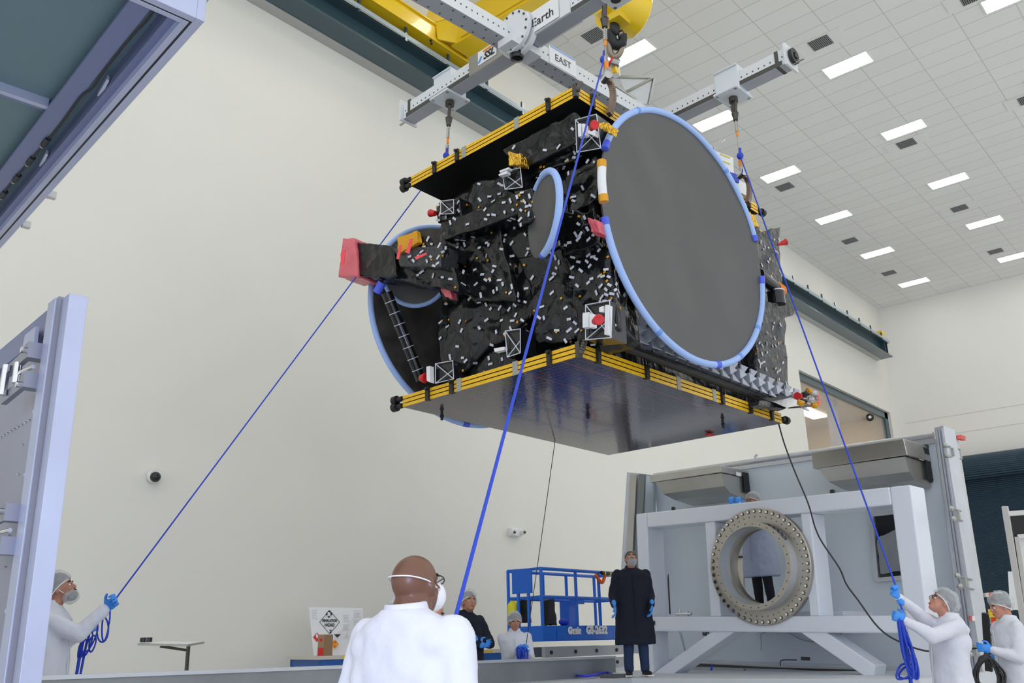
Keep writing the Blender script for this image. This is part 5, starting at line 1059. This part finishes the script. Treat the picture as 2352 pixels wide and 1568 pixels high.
    fs = [(j * n + i, j * n + (i + 1) % n, (j + 1) * n + (i + 1) % n, (j + 1) * n + i) for j in range(len(rings) - 1) for i in range(n)]
    fs += [tuple(range(n)), tuple((len(rings) - 1) * n + i for i in range(n))[::-1]]; b.add(vs, fs)
    cuffs = []; wr = []
    for i, sg in enumerate((1, -1)):
        S = W_(-.008, sg * .172 * bw, 1.375); hnt = (-f * .5 + l * sg * .3 - u * .8)
        Wp = hands[i]
        if Wp is None:
            Wp = W_(.03, sg * (.30 if bw > 1.1 else .27) * (bw * .5 + .5), .86) if not crossed else (W_(.19, -sg * .01, 1.13 + (.035 if sg > 0 else -.02)))
        if crossed: hnt = (l * sg * .9 - u * .8 + f * .1); handdirs = ((-l + u * .1, u), (l + u * .1, u))
        Wp = Vector(Wp); E_ = ik(S, Wp, .29 * k, .255 * k, hnt)
        limb(b, [S, E_, E_.lerp(Wp, .92)], [.070 * k * bw ** .5, .060 * k * bw ** .5, .046 * k], 14); b.ell(S - l * sg * .05 * k - u * .03 * k, (.105 * k * bw, .10 * k, .075 * k), f, l, u); b.ell(S - l * sg * .06 * k - u * .14 * k, (.115 * k * bw, .10 * k, .12 * k), f, l, u)
        wr.append((E_, Wp)); cuffs.append(MB().tube([E_.lerp(Wp, .85), E_.lerp(Wp, 1.03)], [.038 * k, .033 * k], 12))
    coat = organic(b, 'smock' if hem > .3 else 'coat', M[coatm], T, .014 * k, 3, .030)
    for cf in cuffs: cf.build('cuff', M['paper'] if coatm != 'navy' else M['navy'], coat, smooth=True)
    b = MB(); b.lathe(W_(-.028, 0, 1.43), (u + f * -.12), [(.098 * k, -.03 * k), (.080 * k, .065 * k), (.072 * k, .068 * k), (.074 * k, -.01 * k)], 24); b.build('collar', M[coatm], coat, smooth=True)
    b = MB(); pts_ = []
    for z in (1.36, 1.25, 1.1, .95, .8, .65): 
        r = [q for q in rings if q[0] <= z + .001]
        if r: pts_.append(W_(r[0][3] + r[0][2] * bw + .006, -.01, z))
    if len(pts_) > 1: b.tube(pts_, .006 * k, 6); b.build('placket', M[coatm], coat)
    # trousers and shoes
    b = MB()
    for sg in (1, -1): limb(b, [W_(0, sg * .09, .85), W_(.01, sg * .10, .48), W_(-.02, sg * .115, .09)], [.105 * k, .078 * k, .065 * k], 14)
    organic(b, 'trousers', M[legs], T, .014 * k, 3, .015)
    for sg in (1, -1):
        b = MB(); b.ell(W_(.04, sg * .125, .035), (.135 * k, .048 * k, .040 * k), (f + l * sg * .25).normalized(), (l - f * sg * .25).normalized(), u, 18, 10); b.ell(W_(-.03, sg * .118, .07), (.06 * k, .045 * k, .05 * k), f, l, u); o = b.build('shoe', M['black'], T, smooth=True)
        b = MB(); b.box(W_(.04, sg * .125, .008), (.26 * k, .09 * k, .015 * k), (f + l * sg * .25).normalized(), (l - f * sg * .25).normalized(), u); b.build('sole', M['paper'], o)
    for i, sg in enumerate((1, -1)):
        E_, Wp = wr[i]; d = (Wp - E_).normalized()
        if handdirs and handdirs[i]: fw, sd = handdirs[i]
        else: fw = d; sd = f if not crossed else u
        hand(T, Wp, fw, sd, M['glove'] if gloves else M[skinm], curl, k * 1.05, nm='glove' if gloves else 'hand')
    return T, W_, H, wr, (f, l, u, k)
CR = Vector((BX.x * 0 + AX.x, BX.x, 0)).normalized()          # screen right, level
CR = Vector((AX.x, BX.x, UX.x)).normalized(); CF = Vector((AX.z, BX.z, 0)).normalized(); UP = V3(0, 0, 1)
# 1 foreground man seen from behind
person('bald man in white smock seen from behind in the foreground', (958, 1345), 3.3, 0, 8, 'coat', 'skinbrown', pitch=14, cap='bald', glasses='on', mask=True, bulk=1.16, hem=.5, hs=.98, turn=-4, neck=.072, hr=1.56, hands=(None, None), gloves=True)
# 2 man at the far left holding the rope
hL = pt(243, 1396, 7.95); hR = pt(192, 1445, 8.25)
p2 = person('hairnetted man in white smock at the far left pulling the blue line', (139, 1352), 8.0, 0, -43, 'coat', 'skintan', pitch=24, hands=(hR, hL), beard=True, hem=.6, curl=1.0, handdirs=((CR + UP * .3, UP), (CR * .75 + UP * .6, UP - CR)), hs=1.0, bulk=1.05)
# 3 man with crossed arms in navy coat
person('hairnetted man in navy coat with crossed arms before the wall', (1077, 1382), 12.0, 0, -100, 'navy', 'skintan', pitch=12, turn=-12, crossed=True, hem=.5)
# 4 woman or man with coiled line
h4a = pt(1186, 1491, 12.0); h4b = pt(1207, 1494, 12.0)
person('short hairnetted worker in white smock holding a coiled thin line by the blue lift', (1182, 1428), 12.3, 0, -135, 'coat', 'skintan', pitch=-8, turn=6, hands=(h4b, h4a), hem=.55, curl=1.0)
# 5 big man standing on the deck
person('tall man in long navy coat and jeans standing on the deck, looking up', (1449, 1284), 12.9, .81, -136, 'navy', 'skintan', pitch=30, cap='stub', hairm='greyhair', beard=True, glasses='up', legs='jeans', hem=.42, bulk=1.18, hands=(pt(1497, 1390, 12.55), pt(1411, 1391, 12.55)), curl=.35, handdirs=((-UP - CR * .1, -CF), (-UP + CR * .1, -CF)))
# 6 worker behind the frame
c6 = pf(1729, 1150, .95); z6 = c6.z - 1.60
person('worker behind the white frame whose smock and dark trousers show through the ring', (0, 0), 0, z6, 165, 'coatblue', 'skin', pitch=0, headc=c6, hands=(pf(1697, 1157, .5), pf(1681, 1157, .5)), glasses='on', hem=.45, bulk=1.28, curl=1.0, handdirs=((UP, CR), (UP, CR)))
b = MB(); fbox(b, .8, 2.8, z6 - F0.z - .07, z6 - F0.z - .01, .7, CB - .005)
tag(b.build('work_step', M['contwhite']), 'white shelf plank fixed behind the lower beam of the white frame', 'step')
# 7 man on the right pulling the rope
h7a = pt(2063, 1370, 7.85); h7b = pt(2078, 1424, 7.75)
person('man in glasses and white smock at the right, looking up and holding the blue line', (2163, 1384), 8.0, 0, 131, 'coat', 'skin', pitch=36, hands=(h7b, h7a), glasses='on', hem=.5, curl=1.25, handdirs=((-CR * .8 + UP * .4, UP), (UP * .8 - CR * .3, -CR - CF * .3)), lean=-.05, bulk=1.1)
# 8 man at the right edge
h8 = pt(2277, 1492, 8.55)
person('hairnetted man in white smock at the right edge looking down at a black coil', (2296, 1392), 8.8, 0, 133, 'coat', 'skin', pitch=-10, hands=(h8, pt(2300, 1500, 8.9)), hem=.5, curl=.7, handdirs=((-CR + UP * .25, UP), None))
# 9 person mostly hidden behind the foreground man
person('person looking up, mostly hidden behind the bald foreground man', (966, 1409), 4.0, 0, -46, 'coat', 'skin', pitch=26, beard=True, hem=.5)
# ================================================================ lines
rope([onX(1026, 357, 7.4), pt(259, 1384, 7.95), hL + CR * .04], .0075, 'blue tag line from the left sling down to the man at the far left', knot=onX(1025, 358, 7.4), n=1)
k2p = onY(1387, 137, 4.6); rope([k2p, pt(1040, 1440, 3.9), pt(1020, 1500, 3.8)], .0095, 'blue tag line crossing in front of the satellite to the foreground', knot=k2p, n=1)
k3p = onY(1700, 358, 4.45); rope([k3p, h7a + UP * .06, h7a - UP * .02, h7b + UP * .05], .0085, 'blue tag line from the right sling to the man in glasses', knot=k3p, n=1)
rope([onZ(1275, 1012, 3.8), pt(1240, 1260, 12.2), h4b + UP * .02], .005, 'thin black line from the array edge to the short white-smocked worker', 'signal_line', M['cable'], n=6)
cp = [(1788.5, 973), (1802, 1020), (1825, 1081), (1856, 1155), (1872, 1210), (1889, 1246), (1928, 1304), (1944, 1341), (1971, 1378), (2019, 1442), (2070, 1475), (2140, 1496), (2245, 1488), (2268, 1490)]
rope([pt(x, y, 10.9 - 2.35 * i / (len(cp) - 1)) for i, (x, y) in enumerate(cp)], .009, 'black cable curving from the array corner to the man at the right edge', 'signal_line', M['cable'], n=5)
def loops(nm, lab, top, items, m, r, cat='rope'):
    b = MB()
    for (x0, y0, w_, h_, a, dpt) in items:
        c = pt(x0, y0, dpt); s_ = dpt / F; ex = CR * math.cos(a) + UP * math.sin(a); ey = UP * math.cos(a) - CR * math.sin(a)
        b.tube([c + ex * (math.cos(t_ * math.pi / 12) * w_ * s_ * (1 + .3 * math.sin(t_ * math.pi / 12 + 1.57 * 0) * -1)) + ey * (math.sin(t_ * math.pi / 12) * h_ * s_) + CF * .015 * math.sin(t_ * math.pi / 6) for t_ in range(24)], r, 8, closed=True)
    return tag(b.build(nm, m, None, smooth=True), lab, cat)
loops('rope_coil', 'blue rope loops hanging from the gloves of the man at the far left', None, [(236, 1445, 13, 28, .1, 7.95), (243, 1430, 8, 40, .0, 7.9), (210, 1465, 8, 30, -.3, 8.0), (200, 1478, 9, 28, -.2, 8.0), (192, 1480, 7, 30, -.25, 8.0), (188, 1490, 7, 22, -.2, 8.02), (212, 1478, 7, 18, -.1, 7.97)], M['rope'], .0075)
b = MB(); b.tube([pt(196, 1450, 8.0), pt(184, 1500, 8.0), pt(175, 1552, 7.95)], .014, 7); b.tube([pt(200, 1470, 8.0), pt(190, 1520, 8.0), pt(184, 1552, 7.95)], .011, 7); tag(b.build('rope_tail', M['rope'], None, smooth=True), 'blue rope ends dropping behind the grey beam at the far left', 'rope')
loops('rope_coil', 'long blue rope hank hanging from the gloves of the man in glasses', None, [(2078, 1478, 9, 58, .12, 7.7), (2082, 1482, 10, 62, .10, 7.68), (2086, 1486, 8, 66, .12, 7.72), (2080, 1490, 6, 64, .08, 7.66), (2090, 1496, 8, 60, .10, 7.7), (2078, 1540, 24, 14, .5, 7.7), (2084, 1544, 20, 12, .2, 7.72)], M['rope'], .009)
b = MB(); b.tube(spline([pt(2070, 1425, 7.72), pt(2082, 1490, 7.7), pt(2090, 1550, 7.7), pt(2098, 1620, 7.6)], 6), .017, 8); tag(b.build('rope_tail', M['rope'], None, smooth=True), 'thick blue rope end running down past the hank at the right', 'rope')
loops('rope_coil', 'small dark blue line coil in the hands of the short white-smocked worker', None, [(1194, 1502, 6, 16, .2, 11.9), (1200, 1503, 6, 17, 0, 11.88), (1205, 1504, 7, 16, -.2, 11.9), (1198, 1505, 5, 18, .1, 11.86)], M['rope'], .012)
loops('cable_coil', 'black cable coil held by the man at the right edge', None, [(2270 + random.uniform(-5, 5), 1545 + random.uniform(-4, 4), 24 + random.uniform(0, 10), 34 + random.uniform(-3, 6), random.uniform(-.3, .3), 8.45 + random.uniform(-.06, .06)) for _ in range(16)], M['cable'], .008, 'cable')
